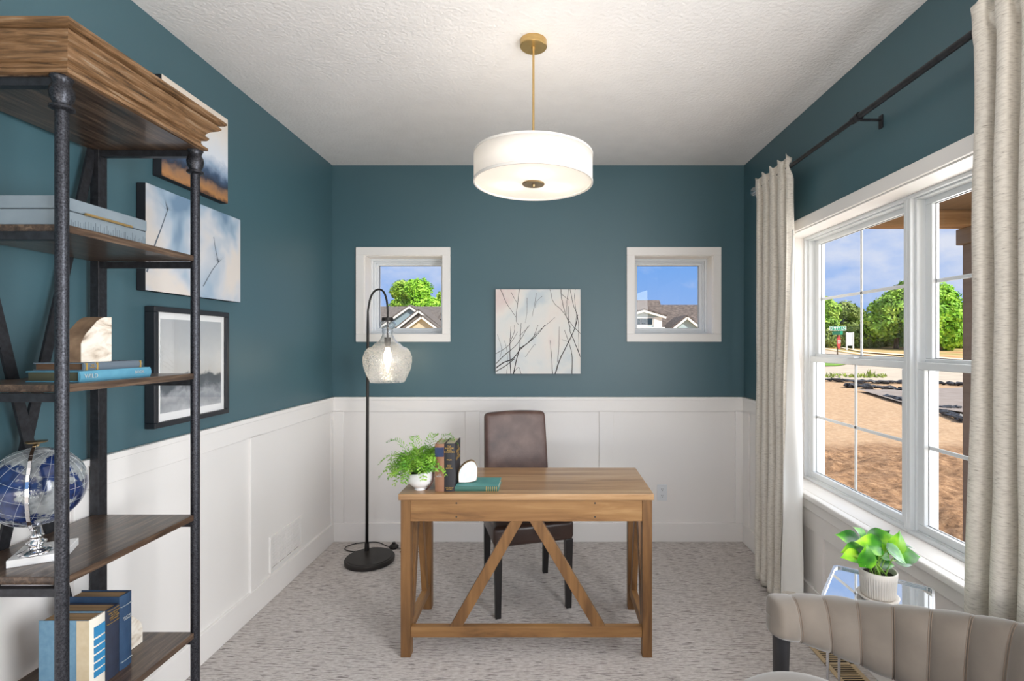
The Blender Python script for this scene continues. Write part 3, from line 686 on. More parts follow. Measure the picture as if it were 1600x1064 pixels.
for cx_, cz_ in ((2.03, 1.985), (2.345, 1.825)):
    for i in range(26):
        a = random.uniform(.1, 3.0); ln = random.uniform(.02, .075); dx, dz = math.cos(a) * ln, math.sin(a) * ln * (.45 if i % 2 else 1)
        x1_, z1_ = min(max(cx_ + dx, 1.93), 2.5), min(cz_ + dz, 2.055)
        mb.add([(cx_ - .0006, .0386, cz_), (cx_ + .0006, .0386, cz_), (x1_, .0386, z1_)], [(0, 1, 2)])
tag(mb.build('painted_stems', STEM, r2), kind='stuff')
r3 = thing('framed_picture', TL(2.19, 0, 1.111), 'black framed grey watercolour print with white mat, lowest picture of the left wall', 'picture')
MB(TL).ring(1.959, 2.42, .002, .042, 1.111, 1.593, .022, .022).build('frame', mat('black_frame', '#22252b', rough=.4), r3, bevel=.003)
MB(TL).box(1.975, 2.405, .002, .028, 1.127, 1.577).build('mat_board', mat('mat_white', '#f2f2f2', rough=.6, coat=.5), r3)
P3 = rampmat('grey_watercolour', 'Z', .05, .43, [(.0, '#b9bcc0'), (.12, '#8e9298'), (.2, '#a9abb0'), (.28, '#5e6268'), (.36, '#4d5156'), (.40, '#c9c6c2'), (.6, '#cfcfce'), (.8, '#bfc1c3'), (1, '#b5b8bc')], ns=7, amt=.14, rough=.4, coat=1, ns2=30, amt2=.08)
MB(TL).box(2.005, 2.375, .028, .0295, 1.165, 1.545).build('print', P3, r3)
MB(TL).add([(1.98, .036, 1.132), (2.4, .036, 1.132), (2.4, .036, 1.572), (1.98, .036, 1.572)], [(0, 1, 2, 3)]).build('glazing', glassmat('picture_glass', gloss=.07), r3)

# centre painting with bare branches
P4 = mat('blush_sky_print', ['#c6d0d6', '#dddfdd', '#e6e0da', '#ddc9c6'], ns=2.6, detail=5, rough=.6, pos=[.36, .45, .56, .66], dist=.3)
r4, o4 = canvas('canvas_painting', TB, -.377, .236, 1.223, 1.834, .04, P4, mat('canvas_edge_grey', '#5f6264', rough=.7),
                'square canvas of bare black branches on a pale pink sky, centred on the back wall', 'painting')
mb = MB(); BR = mat('branch_ink', '#2f2a2b', rough=.7)
CX0, CZ1, CW = -.377, 1.834, .613
def bp(u, v): return Vector((CX0 + u * CW, YB - .0406, CZ1 - v * CW))
def stroke(pts, w0, w1):
    q = spline([bp(*p) for p in pts], 6); n_ = len(q)
    for i in range(n_): q[i].x += .0022 * noise.noise(Vector((i * .8, q[0].x * 40, 0)))
    for i in range(n_ - 1):
        a, c_ = q[i], q[i + 1]; dv = (c_ - a).normalized(); k0 = w0 + (w1 - w0) * i / n_; k1 = w0 + (w1 - w0) * (i + 1) / n_; s_ = Vector((-dv.z, 0, dv.x))
        P = [a - s_ * k0, a + s_ * k0, c_ + s_ * k1, c_ - s_ * k1]
        P = [(min(max(p.x, CX0 + .001), CX0 + CW - .001), p.y, min(max(p.z, CZ1 - CW + .001), CZ1 - .001)) for p in P]
        mb.add(P, [(0, 1, 2, 3)])
for pts, a, c_ in (
    ([(0, .93), (.1, .86), (.2, .82), (.3, .70), (.42, .60), (.52, .50), (.58, .42)], .0045, .0012),
    ([(.21, 1), (.24, .85), (.28, .70), (.29, .55), (.30, .40)], .004, .001), ([(0, .97), (.12, .90), (.22, .82)], .003, .002),
    ([(.18, 1), (.17, .80), (.17, .62), (.18, .44)], .0035, .001), ([(0, .88), (.1, .78), (.22, .68), (.3, .58), (.38, .44)], .0028, .001),
    ([(0, .76), (.12, .69), (.2, .60), (.26, .50)], .002, .0008), ([(.28, .70), (.38, .63), (.45, .55), (.50, .42)], .0028, .001),
    ([(.38, .63), (.5, .50), (.62, .40), (.70, .33)], .0018, .0006), ([(.06, 0), (.12, .15), (.20, .27), (.24, .33)], .0022, .0008),
    ([(.28, 0), (.26, .15), (.24, .35), (.27, .42)], .002, .0008), ([(.18, .03), (.24, .14), (.26, .18)], .0015, .0006),
    ([(.48, .04), (.46, .18), (.43, .32)], .0015, .0006), ([(.55, .08), (.48, .15), (.47, .22)], .0012, .0006), ([(.37, .1), (.37, .25), (.35, .40)], .0012, .0006),
    ([(.70, 1), (.76, .82), (.86, .62), (.94, .44), (.97, .3)], .0042, .0015), ([(.67, 1), (.66, .8), (.64, .6)], .0025, .0008),
    ([(.90, 1), (.90, .78), (.86, .62), (.81, .48)], .003, .001), ([(.73, .86), (.745, .65), (.75, .44)], .0022, .0008),
    ([(1, .80), (.93, .62), (.88, .50), (.86, .35), (.86, .2)], .003, .001), ([(1, .52), (.9, .42), (.78, .25), (.68, .15), (.64, 0)], .002, .001),
    ([(.77, 0), (.78, .12), (.82, .28), (.88, .45)], .0026, .001), ([(.86, 0), (.84, .15), (.84, .3)], .0018, .0008), ([(.88, 0), (.92, .2), (.97, .35), (.98, .75)], .002, .001),
    ([(.77, .05), (.83, .1), (.86, .12)], .0018, .0008), ([(.94, .45), (.95, .3), (.93, .1), (.94, 0)], .0016, .0008), ([(.05, .8), (.07, .7), (.02, .53)], .0012, .0006),
    ([(.3, 1), (.27, .92), (.2, 1)], .0018, .0008), ([(.13, 1), (.14, .85), (.13, .7), (.1, .6)], .0014, .0006), ([(.35, .8), (.45, .66), (.47, .66)], .0012, .0008),
    ([(.86, .62), (.8, .6), (.78, .59)], .0012, .0006), ([(.28, .55), (.38, .45), (.4, .42)], .0015, .0006), ([(.17, .62), (.22, .5), (.22, .42)], .0018, .0006)):
    stroke(pts, a * .95, c_ * 1.3)
tag(mb.build('painted_branches', BR, r4), kind='stuff')

# ------------------------------------------------------------ curtain rod and curtains
RX, RZ = 1.335, 2.42
t = thing('curtain_rod', (RX, 2.2, RZ), 'dark metal curtain rod with bracket and clear glass knob above the large window', 'curtain rod')
MB().tube([(RX, .9, RZ), (RX, 2.2, RZ)], .0125, 14).tube([(RX, 2.19, RZ), (RX, 3.20, RZ)], .0105, 14).tube([(RX, 2.175, RZ), (RX, 2.2, RZ)], .0155, 14).build('rod', BLACKM, t, smooth='auto')
for yb in (2.16, 1.0):
    MB().box(RX + .01, XR, yb - .006, yb + .006, RZ - .018, RZ - .010).box(XR - .006, XR, yb - .012, yb + .012, RZ - .05, RZ + .006).tube([(RX, yb - .01, RZ), (RX, yb + .01, RZ)], .018, 14).build('bracket', BLACKM, t, bevel=.001)
mb = MB(); mb.lathe((0, 0, 0), [(.001, -.034), (.014, -.031), (.026, -.02), (.031, -.004), (.030, .008), (.022, .022), (.012, .03), (.010, .036), (.001, .036)], 24)
mb.v = [(RX + x, 3.235 - z, RZ + y) for x, y, z in mb.v]
mb.build('finial', glassmat('clear_knob', tint=(.85, .93, .98, 1), gloss=.18, rough=.02, edge=.4), t, smooth=True)

def curtain(label, yfar, ynear, xcen, nf, amp, seed, zb=.012, lining=None, loc=(1.33, 3, .01)):
    r = thing('curtain', loc, label, 'curtain', 'linen curtains of the large window')
    zt = 2.475
    def fn(u, v):
        z = zb + (zt - zb) * v
        dz = z - RZ
        A = amp(v)
        pin = math.exp(-(dz / .03) ** 2)                     # gathered on the rod pocket
        A = A * (1 - .55 * pin)
        ph = 2 * math.pi * nf * u + .9 * noise.noise(Vector((u * 3, v * 1.4, seed))) + .5 * math.sin(v * 3 + seed)
        y = yfar(v) + (ynear(v) - yfar(v)) * (u + .022 * math.sin(2 * ph))
        s_ = math.cos(ph); s_ = math.copysign(abs(s_) ** .8, s_)
        x = xcen(v) + A * s_ + .012 * noise.noise(Vector((u * 9, v * 5, seed + 4))) * (1 - pin)
        top = max(0, (dz + .05) / .05) if dz > -.05 else 0
        x -= .016 * min(1, max(0, (dz + .06) / .05)) * (1 if dz < .03 else .6)
        z2 = z + (.012 * math.cos(2 * math.pi * nf * 2 * u + seed) if dz > .03 else 0)
        return (x, y, z2)
    mb = MB(); mb.grid(fn, 220, 120)
    mb.build('fabric', LINEN, r, smooth=True, solid=.003)
    # hem fold line
    mb = MB(); mb.grid(lambda u, v: tuple(Vector(fn(u, .001 + .028 * v)) + Vector((-.0022, 0, 0))), 220, 2)
    mb.build('hem', LINEN, r, smooth=True, solid=.0015)
    if lining:
        mb = MB(); mb.grid(lining, 24, 60); mb.build('lining', LINING, r, smooth=True, solid=.002)
        def fold(u, v): p = lining(u, 0); return (p[0], p[1] - .0015, .012 + (.085) * v)
        mb = MB(); mb.grid(fold, 24, 2); mb.build('turned_hem', LINEN, r, smooth=True, solid=.002)
    return r
def lin_l(u, v):
    z = .06 + 2.0 * v; k = (1 - v) ** 1.15
    xe = 1.266 + (1.325 - 1.266) * v; w_ = .105 * k + .03 * (1 - abs(2 * v - 1)) + .006
    x = xe + w_ * u
    return (x, 2.728 + .010 * math.sin(u * 5 + v * 4) + .004 * math.sin(v * 23 + u * 3) - .01 * u, z)
curtain('oatmeal linen curtain showing its white lining, at the rod end nearest the back wall',
        lambda v: 3.10 + .10 * v, lambda v: 2.735 + .012 * v, lambda v: 1.312 + .022 * v, 4.4,
        lambda v: .045 - .022 * v, 1.0, lining=lin_l, loc=(1.3, 2.95, .01))
curtain('wide oatmeal linen curtain hanging directly behind the grey armchair',
        lambda v: 1.598 - .055 * v, lambda v: 1.15, lambda v: 1.333 - .01 * v, 5.2,
        lambda v: .042 - .014 * v, 5.0, loc=(1.3, 1.33, .01))

# ------------------------------------------------------------ pendant
px_, py_ = -.062, 2.157
t = thing('pendant_light', (px_, py_, H), 'white drum pendant light with brass rod and canopy hanging from the ceiling', 'pendant lamp')
MB().lathe((px_, py_, H), [(.001, 0), (.0575, 0), (.0575, -.026), (.054, -.029), (.001, -.029)], 48).build('canopy', BRASS, t, smooth='auto')
MB().tube([(px_ - .001, py_, H - .029), (px_ - .001, py_, H - .045)], [.009, .006], 12).tube([(px_, py_, H - .045), (px_, py_, 2.16)], .0052, 12).build('rod', BRASS, t, smooth='auto')
def shademat(name, c, ts, es):
    m = bpy.data.materials.new(name); m.use_nodes = True; nt = m.node_tree; N = nt.nodes; L = nt.links; N.clear()
    o = N.new('ShaderNodeOutputMaterial'); d = N.new('ShaderNodeBsdfDiffuse'); tr = N.new('ShaderNodeBsdfTranslucent'); mx = N.new('ShaderNodeMixShader')
    e = N.new('ShaderNodeEmission'); ad = N.new('ShaderNodeAddShader')
    d.inputs[0].default_value = lin(c); tr.inputs[0].default_value = lin(c); mx.inputs[0].default_value = ts
    e.inputs[0].default_value = lin('#fff4e6'); e.inputs[1].default_value = es
    L.new(d.outputs[0], mx.inputs[1]); L.new(tr.outputs[0], mx.inputs[2]); L.new(mx.outputs[0], ad.inputs[0]); L.new(e.outputs[0], ad.inputs[1]); L.new(ad.outputs[0], o.inputs[0])
    return m
SHADE = shademat('white_linen_shade', '#f3f0ec', .32, .03); DIFF = shademat('lamp_diffuser', '#f6f2ea', .35, .15)
zb_, zt_, rr = 2.130, 2.252, .252
MB().lathe((px_, py_, 0), [(rr, zb_), (rr, zt_)], 96).build('lamp_shade', SHADE, t, smooth=True, solid=.003)
MB().lathe((px_, py_, 0), [(rr + .003, zb_ - .001), (rr + .003, zb_ + .010), (rr - .003, zb_ + .010), (rr - .003, zb_ - .001), (rr + .003, zb_ - .001)], 96).lathe((px_, py_, 0), [(rr + .003, zt_ - .008), (rr + .003, zt_ + .001), (rr - .003, zt_ + .001), (rr - .003, zt_ - .008), (rr + .003, zt_ - .008)], 96).build('shade_trim', mat('shade_tape', '#dedad5', rough=.8), t, smooth='auto')
MB().lathe((px_, py_, 0), [(.001, zb_ + .004), (.12, zb_ + .005), (rr - .005, zb_ + .006)], 64).build('diffuser', DIFF, t, smooth=True)
MB().lathe((px_, py_, 0), [(.001, zb_ - .004), (.046, zb_ - .004), (.048, zb_ - .001), (.046, zb_ + .003)], 40).tube([(px_, py_, zb_ - .004), (px_, py_, zb_ - .014)], [.008, .005], 12).build('finial', BRASSD, t, smooth='auto')
mb = MB()
for i in range(3):
    a = R(90 + 120 * i); mb.tube([(px_, py_, zt_ - .01), (px_ + math.cos(a) * rr, py_ + math.sin(a) * rr, zt_ - .01)], .003, 8)
mb.build('spider', BRASS, t)
BULB = emis('lit_bulb', '#fff0d8', 6.0)
for i in range(3):
    a = R(35 + 120 * i); cx_, cy_ = px_ + math.cos(a) * .12, py_ + math.sin(a) * .12
    MB().lathe((cx_, cy_, 2.175), [(.001, -.026), (.016, -.022), (.024, -.008), (.024, .004), (.014, .022), (.012, .036), (.001, .036)], 16).build('bulb', BULB, t, smooth=True)
    lamp('pendant_bulb_light', 'POINT', (cx_, cy_, 2.17), 3.7, (1, .90, .76), radius=.027).parent = t
    bpy.context.view_layer.update
for o in [o for o in col.objects if o.name.startswith('pendant_bulb_light')]:
    o.location = o.location - t.location

# ------------------------------------------------------------ floor lamp
t = thing('floor_lamp', (-1.18, 3.33, 0), 'black arched floor lamp with a seeded clear glass globe, lit, in the back left corner', 'floor lamp')
MB().lathe((-1.18, 3.33, 0), [(.001, .001), (.158, .001), (.160, .022), (.154, .030), (.143, .031), (.141, .034), (.001, .036)], 64).build('base', SATIN, t, smooth='auto')
pole = [(-1.232, 3.42, .034), (-1.222, 3.40, .7), (-1.207, 3.37, 1.55)]
sx_ = -1.062; sy_ = 3.33
arcp = [(-1.204, 3.362, 1.66), (-1.185, 3.355, 1.745), (-1.155, 3.345, 1.790), (-1.118, 3.34, 1.803), (-1.088, 3.335, 1.782), (-1.069, 3.332, 1.73), (sx_, sy_, 1.66), (sx_, sy_, 1.612)]
MB().tube(pole + spline(arcp, 5), [.0105, .0105, .009] + [.0065] * len(spline(arcp, 5)), 12).build('pole', SATIN, t, smooth=True)
MB().tube([(-1.232, 3.42, .034), (-1.232, 3.42, .085)], [.0165, .0145], 16).build('collar', SATIN, t, smooth='auto')
MB().lathe((sx_, sy_, 0), [(.001, 1.615), (.036, 1.615), (.038, 1.596), (.036, 1.594), (.001, 1.594)], 32).build('cap', SATIN, t, smooth='auto')
MB().tube([(sx_, sy_, 1.60), (sx_, sy_, 1.478)], .006, 10).lathe((sx_, sy_, 0), [(.001, 1.484), (.021, 1.484), (.021, 1.438), (.015, 1.435), (.015, 1.418), (.001, 1.418)], 20).build('socket', SATIN, t, smooth='auto')
GLS = seedy('seeded_glass')
MB().lathe((sx_, sy_, 0), [(.034, 1.594), (.046, 1.586), (.053, 1.572), (.052, 1.556), (.040, 1.543), (.034, 1.537), (.036, 1.526), (.037, 1.52), (.033, 1.512), (.036, 1.495), (.048, 1.470),
   (.066, 1.450), (.085, 1.438), (.090, 1.430), (.094, 1.424), (.122, 1.414), (.143, 1.392), (.156, 1.355), (.157, 1.322), (.150, 1.28), (.135, 1.24), (.118, 1.205), (.110, 1.187)], 64).build('glass_shade', GLS, t, smooth=True)
MB().lathe((sx_, sy_, 0), [(.001, 1.424), (.013, 1.42), (.016, 1.40), (.024, 1.375), (.025, 1.355), (.020, 1.325), (.011, 1.285), (.004, 1.25), (.001, 1.245)], 20).build('bulb', emis('warm_lit_bulb', '#ffe3b0', 9.0), t, smooth=True)
l_ = lamp('lamp_bulb_light', 'POINT', (sx_, sy_, 1.34), 4.5, (1, .90, .76), radius=.03); l_.parent = t; l_.location = Vector((sx_, sy_, 1.34)) - t.location
c_ = [(-1.235, 3.475, .01), (-1.27, 3.50, .006), (-1.33, 3.47, .006), (-1.40, 3.49, .006), (-1.425, 3.55, .006), (-1.37, 3.61, .006), (-1.28, 3.632, .006), (-1.22, 3.625, .006), (-1.15, 3.57, .006), (-1.10, 3.535, .008)]
MB().tube(spline(c_, 6), .0032, 8).tube(spline([(-1.07, 3.53, .01), (-1.0, 3.50, .006), (-1.02, 3.46, .006), (-.95, 3.48, .006), (-.93, 3.53, .006), (-.97, 3.56, .006), (-1.0, 3.53, .006), (-.96, 3.48, .006), (-.9, 3.46, .006), (-.85, 3.5, .006)], 6), .0032, 8).build('cord', SATIN, t, smooth=True)
MB().lathe((-1.085, 3.54, 0), [(.001, .002), (.03, .002), (.034, .012), (.026, .024), (.012, .030), (.011, .042), (.001, .043)], 24).build('foot_switch', SATIN, t, smooth='auto')

# ------------------------------------------------------------ desk
x0, x1, y0, y1, zt = -.686, .487, 2.302, 2.79, .755
t = thing('desk', ((x0 + x1) / 2, (y0 + y1) / 2, 0), 'light oak farmhouse desk with V shaped braces in the middle of the room', 'desk')
MB().box(x0, x1, y0, y1, zt - .029, zt).build('desktop', DTOP, t, bevel=.003)
lw = .045; lx0, lx1, ly0, ly1 = x0 + .009, x1 - .007, y0 + .008, y1 - .02
for (a, b_) in ((lx0, ly0), (lx1 - lw, ly0), (lx0, ly1 - lw), (lx1 - lw, ly1 - lw)):
    MB().box(a, a + lw, b_, b_ + lw, 0, zt - .029).build('leg', DZ, t, bevel=.002)
za = .626
q = MB().box(lx0 + lw, lx1 - lw, ly0 + .003, ly0 + .025, za, zt - .029).build('apron', DX, t, bevel=.0015)
for xx in (-.421, .217):
    for zz in (.710, .647): MB().tube([(xx, ly0 + .0022, zz), (xx, ly0 + .0035, zz)], .0042, 10).build('screw_hole', SLOT, q)
MB().box(lx0 + lw, lx1 - lw, ly1 - .025, ly1 - .003, za, zt - .029).build('apron', DX, t, bevel=.0015)
for a in (lx0 + .003, lx1 - .025): MB().box(a, a + .022, ly0 + lw, ly1 - lw, za, zt - .029).build('apron', DY, t, bevel=.0015)
MB().box(lx0 + lw, lx1 - lw, ly0 + .008, ly0 + .038, .088, .138).build('stretcher', DX, t, bevel=.0015)
for a in (lx0 + .008, lx1 - .038): MB().box(a, a + .030, ly0 + lw, ly1 - lw, .088, .138).build('stretcher', DY, t, bevel=.0015)
def brace(P, Q, wd, th, plane):
    # board whose ends are cut level with the rails
    dx = (Q[0] - P[0]); dz = Q[1] - P[1]; h = wd / 2 / abs(dz / math.hypot(dx, dz))
    poly = [(P[0] - h, P[1]), (P[0] + h, P[1]), (Q[0] + h, Q[1]), (Q[0] - h, Q[1])]
    MB().prism(poly, *plane).build('brace', DZ, t, bevel=.0015)
cxd = (x0 + x1) / 2
brace((-.424, .138), (-.143, za), .050, .03, ('y', ly0 + .008, ly0 + .036)); brace((.236, .138), (-.056, za), .050, .03, ('y', ly0 + .008, ly0 + .036))
ym = (ly0 + ly1) / 2
for a in (lx0 + .008, lx1 - .036):
    brace((ly0 + lw + .045, .138), (ym - .03, za), .042, .03, ('x', a, a + .028)); brace((ly1 - lw - .045, .138), (ym + .03, za), .042, .03, ('x', a, a + .028))

# desk chair, turned a little
t = thing('desk_chair', (-.132, 2.896, 0), 'brown leather parsons chair with high back behind the desk', 'chair', rot=(0, 0, R(16)))
def softbox(x0, x1, y0, y1, z0, z1, crown=.0, n=14):
    mb = MB()
    return mb.box(x0, x1, y0, y1, z0, z1)
softbox(-.222, .222, -.232, .225, .372, .485).build('seat', LEATHD, t, bevel=.028, seg=5, local=True)
mb = MB(); bh = .52
def backf(side):
    return
def bk(u, v, yy):
    z = .42 + (1.010 - .42) * v; hw = .205 - .012 * v
    x = -hw + 2 * hw * u
    lean = .205 + .045 * v + .03 * v * v
    return (x, lean + yy, z + (.012 * (1 - (2 * u - 1) ** 2) if v > .99 else 0))
n_ = 10; vs = []
mb.grid(lambda u, v: bk(u, v, -.03), n_, n_); mb.grid(lambda u, v: bk(u, v, .03), n_, n_)
# join the two faces round the edge
c1 = n_ + 1; tot = c1 * c1
loop = [i for i in range(c1)] + [c1 * j + n_ for j in range(1, c1)] + [c1 * n_ + i for i in range(n_ - 1, -1, -1)] + [c1 * j for j in range(n_ - 1, 0, -1)]
for i in range(len(loop)):
    a, b_ = loop[i], loop[(i + 1) % len(loop)]; mb.f.append((a, b_, b_ + tot, a + tot))
mb.build('backrest', LEATH, t, bevel=.022, seg=4, local=True, smooth=True)
LEGB = mat('black_leg_wood', '#1f1c1c', rough=.4)
for (a, b_) in ((-.195, -.205), (.195, -.205), (-.185, .20), (.185, .20)):
    w0, w1 = .021, .015; dyb = .03 if b_ > 0 else 0
    mb = MB(); mb.add([(a - w0, b_ - w0, .38), (a + w0, b_ - w0, .38), (a + w0, b_ + w0, .38), (a - w0, b_ + w0, .38),
                       (a - w1, b_ - w1 + dyb, 0), (a + w1, b_ - w1 + dyb, 0), (a + w1, b_ + w1 + dyb, 0), (a - w1, b_ + w1 + dyb, 0)],
                      [(0, 1, 2, 3), (4, 5, 6, 7), (0, 1, 5, 4), (1, 2, 6, 5), (2, 3, 7, 6), (3, 0, 4, 7)])
    mb.build('leg', LEGB, t, bevel=.002, local=True)

# ------------------------------------------------------------ books
GOLD = mat('gold_foil', '#c9a55a', rough=.4, metal=.6); SILV = mat('silver_foil', '#c9cfd2', rough=.4, metal=.4)
def page(c, n): return mat(n, [c, '#7a6248'], scale=(60, 1, 60), ns=2, rough=.9)
PAG = page('#b8966c', 'aged_pages'); PAGD = mat('dark_pages', ['#4a3524', '#5d4530'], ns=30, rough=.9); PAGC = mat('cream_pages', '#cfc3ab', rough=.9)
def book(loc, dims, cover, pages, label, rz=0, lie=False, group=None, spine=None):
    """spine faces -Y; standing: (thickness, depth, height); lying: (length, depth, thickness)"""
    r = thing('book', loc, label, 'book', group, rot=(0, 0, R(rz)))
    a, d, h = dims; c = .003
    if not lie:
        mb = MB().box(0, c, 0, d, 0, h).box(a - c, a, 0, d, 0, h)
        mb.build('cover', cover, r, local=True, bevel=.001)
        mb = MB(); n = 8
        pr = [(a * i / n, -.004 * math.sin(math.pi * i / n)) for i in range(n + 1)] + [(a - .001, c), (.001, c)]
        mb.prism(pr, 'z', 0, h); mb.build('spine', spine or cover, r, local=True, smooth=False)
        MB().box(c, a - c, c, d - .004, .004, h - .004).build('pages', pages, r, local=True)
    else:
        mb = MB().box(0, a, 0, d, 0, c).box(0, a, 0, d, h - c, h)
        mb.build('cover', cover, r, local=True, bevel=.001)
        mb = MB(); n = 8
        pr = [(-.004 * math.sin(math.pi * i / n), h * i / n) for i in range(n + 1)] + [(c, h - .001), (c, .001)]
        mb.prism([(p[0], p[1]) for p in pr], 'x', 0, a); mb.build('spine', spine or cover, r, local=True)
        MB().box(.004, a - .004, c, d - .004, c, h - c).build('pages', pages, r, local=True)
    return r
def band(r, x0, x1, z0, z1, m_, name='label_band', y=-.0048, y2=.0, ):
    return MB().box(x0, x1, y, y2, z0, z1).build(name, m_, r, local=True)
FZ = .755
r = book((-.527, 2.345, FZ), (.043, .15, .221), mat('tan_leather', ['#8a5f44', '#a0755a'], ns=9, rough=.5), PAGC, 'tan leather book with a dark blue spine band, standing beside the fern on the desk')
band(r, .001, .042, .162, .205, mat('blue_label', '#25365c', rough=.5)); text('L.B\nBOOK', .009, (.0215, -.0052, .075), (R(90), 0, 0), SILV, r, local=True)
r = book((-.483, 2.345, FZ), (.048, .155, .223), mat('black_cloth', '#2b2b30', rough=.5), PAGC, 'black book with gold spine titles standing next to the tan book on the desk')
text('THE\nBUILDERS\nAND\nEXPORTERS', .0095, (.024, -.0052, .197), (R(90), 0, 0), GOLD, r, local=True, spacing=.95)
text('MILLER', .008, (.024, -.0052, .148), (R(90), 0, 0), GOLD, r, local=True)
text('NEW\nAND\nEDITION', .008, (.024, -.0052, .115), (R(90), 0, 0), GOLD, r, local=True, spacing=.9)
text('HOUSE OF\nBOOKS', .008, (.024, -.0052, .014), (R(90), 0, 0), GOLD, r, local=True, spacing=.9)
text('THE\nBUILDERS\nAND\nEXPORTERS', .019, (.0483, .09, .165), (R(90), 0, R(90)), GOLD, r, local=True, spacing=.9)
r = book((-.433, 2.345, FZ), (.202, .155, .0235), mat('teal_cloth', ['#4f8f8c', '#5fa09b'], ns=12, rough=.6), PAGC, 'teal cloth book lying flat on the desk under the white agate', lie=True, spine=mat('dark_teal_spine', '#3e6a60', rough=.6))
for i in range(6): band(r, .145 + i * .0095, .147 + i * .0095, .001, .0225, GOLD, 'gilt_line')
# agate
def agate(u, v, side): return
t = thing('agate_slice', (-.38, 2.40, FZ + .0235), 'polished white agate slice with brown rim standing on the teal book', 'agate', rot=(0, 0, R(14)))
outl = [(-.047, .004), (-.049, .035), (-.045, .058), (-.032, .080), (-.014, .096), (.004, .104), (.018, .106), (.032, .098), (.042, .080), (.046, .050), (.042, .020), (.036, .008), (0, .001)]
def spl2(pts, n=3):
    q = spline([(p[0], 0, p[1]) for p in pts + [pts[0]]], n)[:-1]; return [(p.x, p.z) for p in q]
o_ = spl2(outl)
MB().prism(o_, 'y', 0, .030).build('rim', mat('agate_crust', ['#5c4a33', '#8a7250', '#a99a86'], ns=40, rough=.7, bump=.4, bs=90, bdist=.003), t, local=True, bevel=.002)
MB().prism([(a * .93, .003 + b_ * .94) for a, b_ in o_], 'y', -.001, .0005).build('polished_face', mat('agate_white', ['#f2f3f1', '#e3e9e9', '#d3dedd'], ns=22, rough=.15, coat=.5), t, local=True)

# fern
t = thing('potted_fern', (-.603, 2.385, FZ), 'small green fern in a white footed bowl at the left end of the desk', 'plant')
def bowl(u, v):
    a = 2 * math.pi * u; r_ = [.028, .030, .024, .026, .040, .055, .062, .0625, .0615, .058][round(v * 9)]; z = [0, .001, .007, .012, .018, .034, .055, .075, .084, .084][round(v * 9)]
    z += (.010 * -math.cos(a - .3) if False else .008 * math.cos(a)) * (z / .084) ** 2
    return (-.603 + r_ * math.cos(a), 2.385 + r_ * math.sin(a), FZ + z)
mb = MB(); mb.grid(bowl, 40, 9, closeu=True); mb.build('bowl', mat('white_ceramic', '#f1f0f0', rough=.2, coat=.3), t, smooth=True, solid=.003)
MB().lathe((-.603, 2.385, FZ), [(.001, .070), (.058, .070)], 24).build('soil', mat('dark_moss', ['#1f2a12', '#3f5220'], ns=60, rough=.9), t)
q = [(-.603 + .064 * math.cos(R(-8)), 2.36, FZ + .090), (-.537, 2.352, FZ + .072), (-.539, 2.35, FZ + .05), (-.548, 2.35, FZ + .03), (-.560, 2.352, FZ + .014), (-.572, 2.36, FZ + .004)]
mb = MB(); Q = spline(q, 4)
for i in range(len(Q) - 1): mb.beam(Q[i], Q[i + 1], .003, .007, up=(1, -.6, 0))
mb.build('leather_strap', mat('brown_strap', '#5b4038', rough=.6), t)
FERN = [mat('fern_green', ['#4a8a22', '#7fb536', '#a9cf55'], ns=14, rough=.5)]
mb = MB(); random.seed(21)
def frond(a, length, rise, droop, z0=.075, twist=0):
    P = []; base = Vector((-.603 + .02 * math.cos(a), 2.385 + .02 * math.sin(a), FZ + z0))
    for i in range(15):
        s_ = i / 14; h = rise * math.sin(min(1, s_ * 1.15) * math.pi * .5) - droop * s_ ** 3
        P.append(base + Vector((math.cos(a) * length * s_, math.sin(a) * length * s_, h)))
    mb.tube(P, .0007, 4, cap=False)
    for i in range(3, 15):
        tan = (P[i] - P[i - 1]).normalized(); side = tan.cross(Vector((0, 0, 1))).normalized()
        for sg in (-1, 1):
            bl = .024 * math.sin(math.pi * (i / 15.5) ** .8) + .006
            dirn = (side * sg + tan * .55 + Vector((0, 0, .12 + random.uniform(-.2, .25)))).normalized(); up = dirn.cross(tan).normalized()
            for k_ in range(3):                      # round leaflets on each side branch
                c0_ = P[i] + dirn * bl * (.3 + .35 * k_) + Vector((random.uniform(-.002, .002),) * 3)
                l_ = .0058 * random.uniform(.8, 1.25); u_ = dirn; v_ = (tan + up * random.uniform(-.7, .7)).normalized()
                mb.add([tuple(c0_ - u_ * l_ * .6), tuple(c0_ + v_ * l_ * .75), tuple(c0_ + u_ * l_), tuple(c0_ - v_ * l_ * .75)], [(0, 1, 2, 3)])
for i in range(74):
    a = random.uniform(0, 2 * math.pi); back = math.sin(a)
    L_ = random.uniform(.07, .15) * (1 if math.cos(a) < .3 else .82)
    frond(a, L_, random.uniform(.05, .13), random.uniform(.02, .08))
frond(R(185), .17, .11, .06); frond(R(165), .15, .16, .02); frond(R(20), .13, .185, .02); frond(R(8), .15, .18, .045); frond(R(200), .165, .07, .07); frond(R(70), .11, .16, .0); frond(R(120), .12, .15, .0)
mb.build('fronds', FERN[0], t)

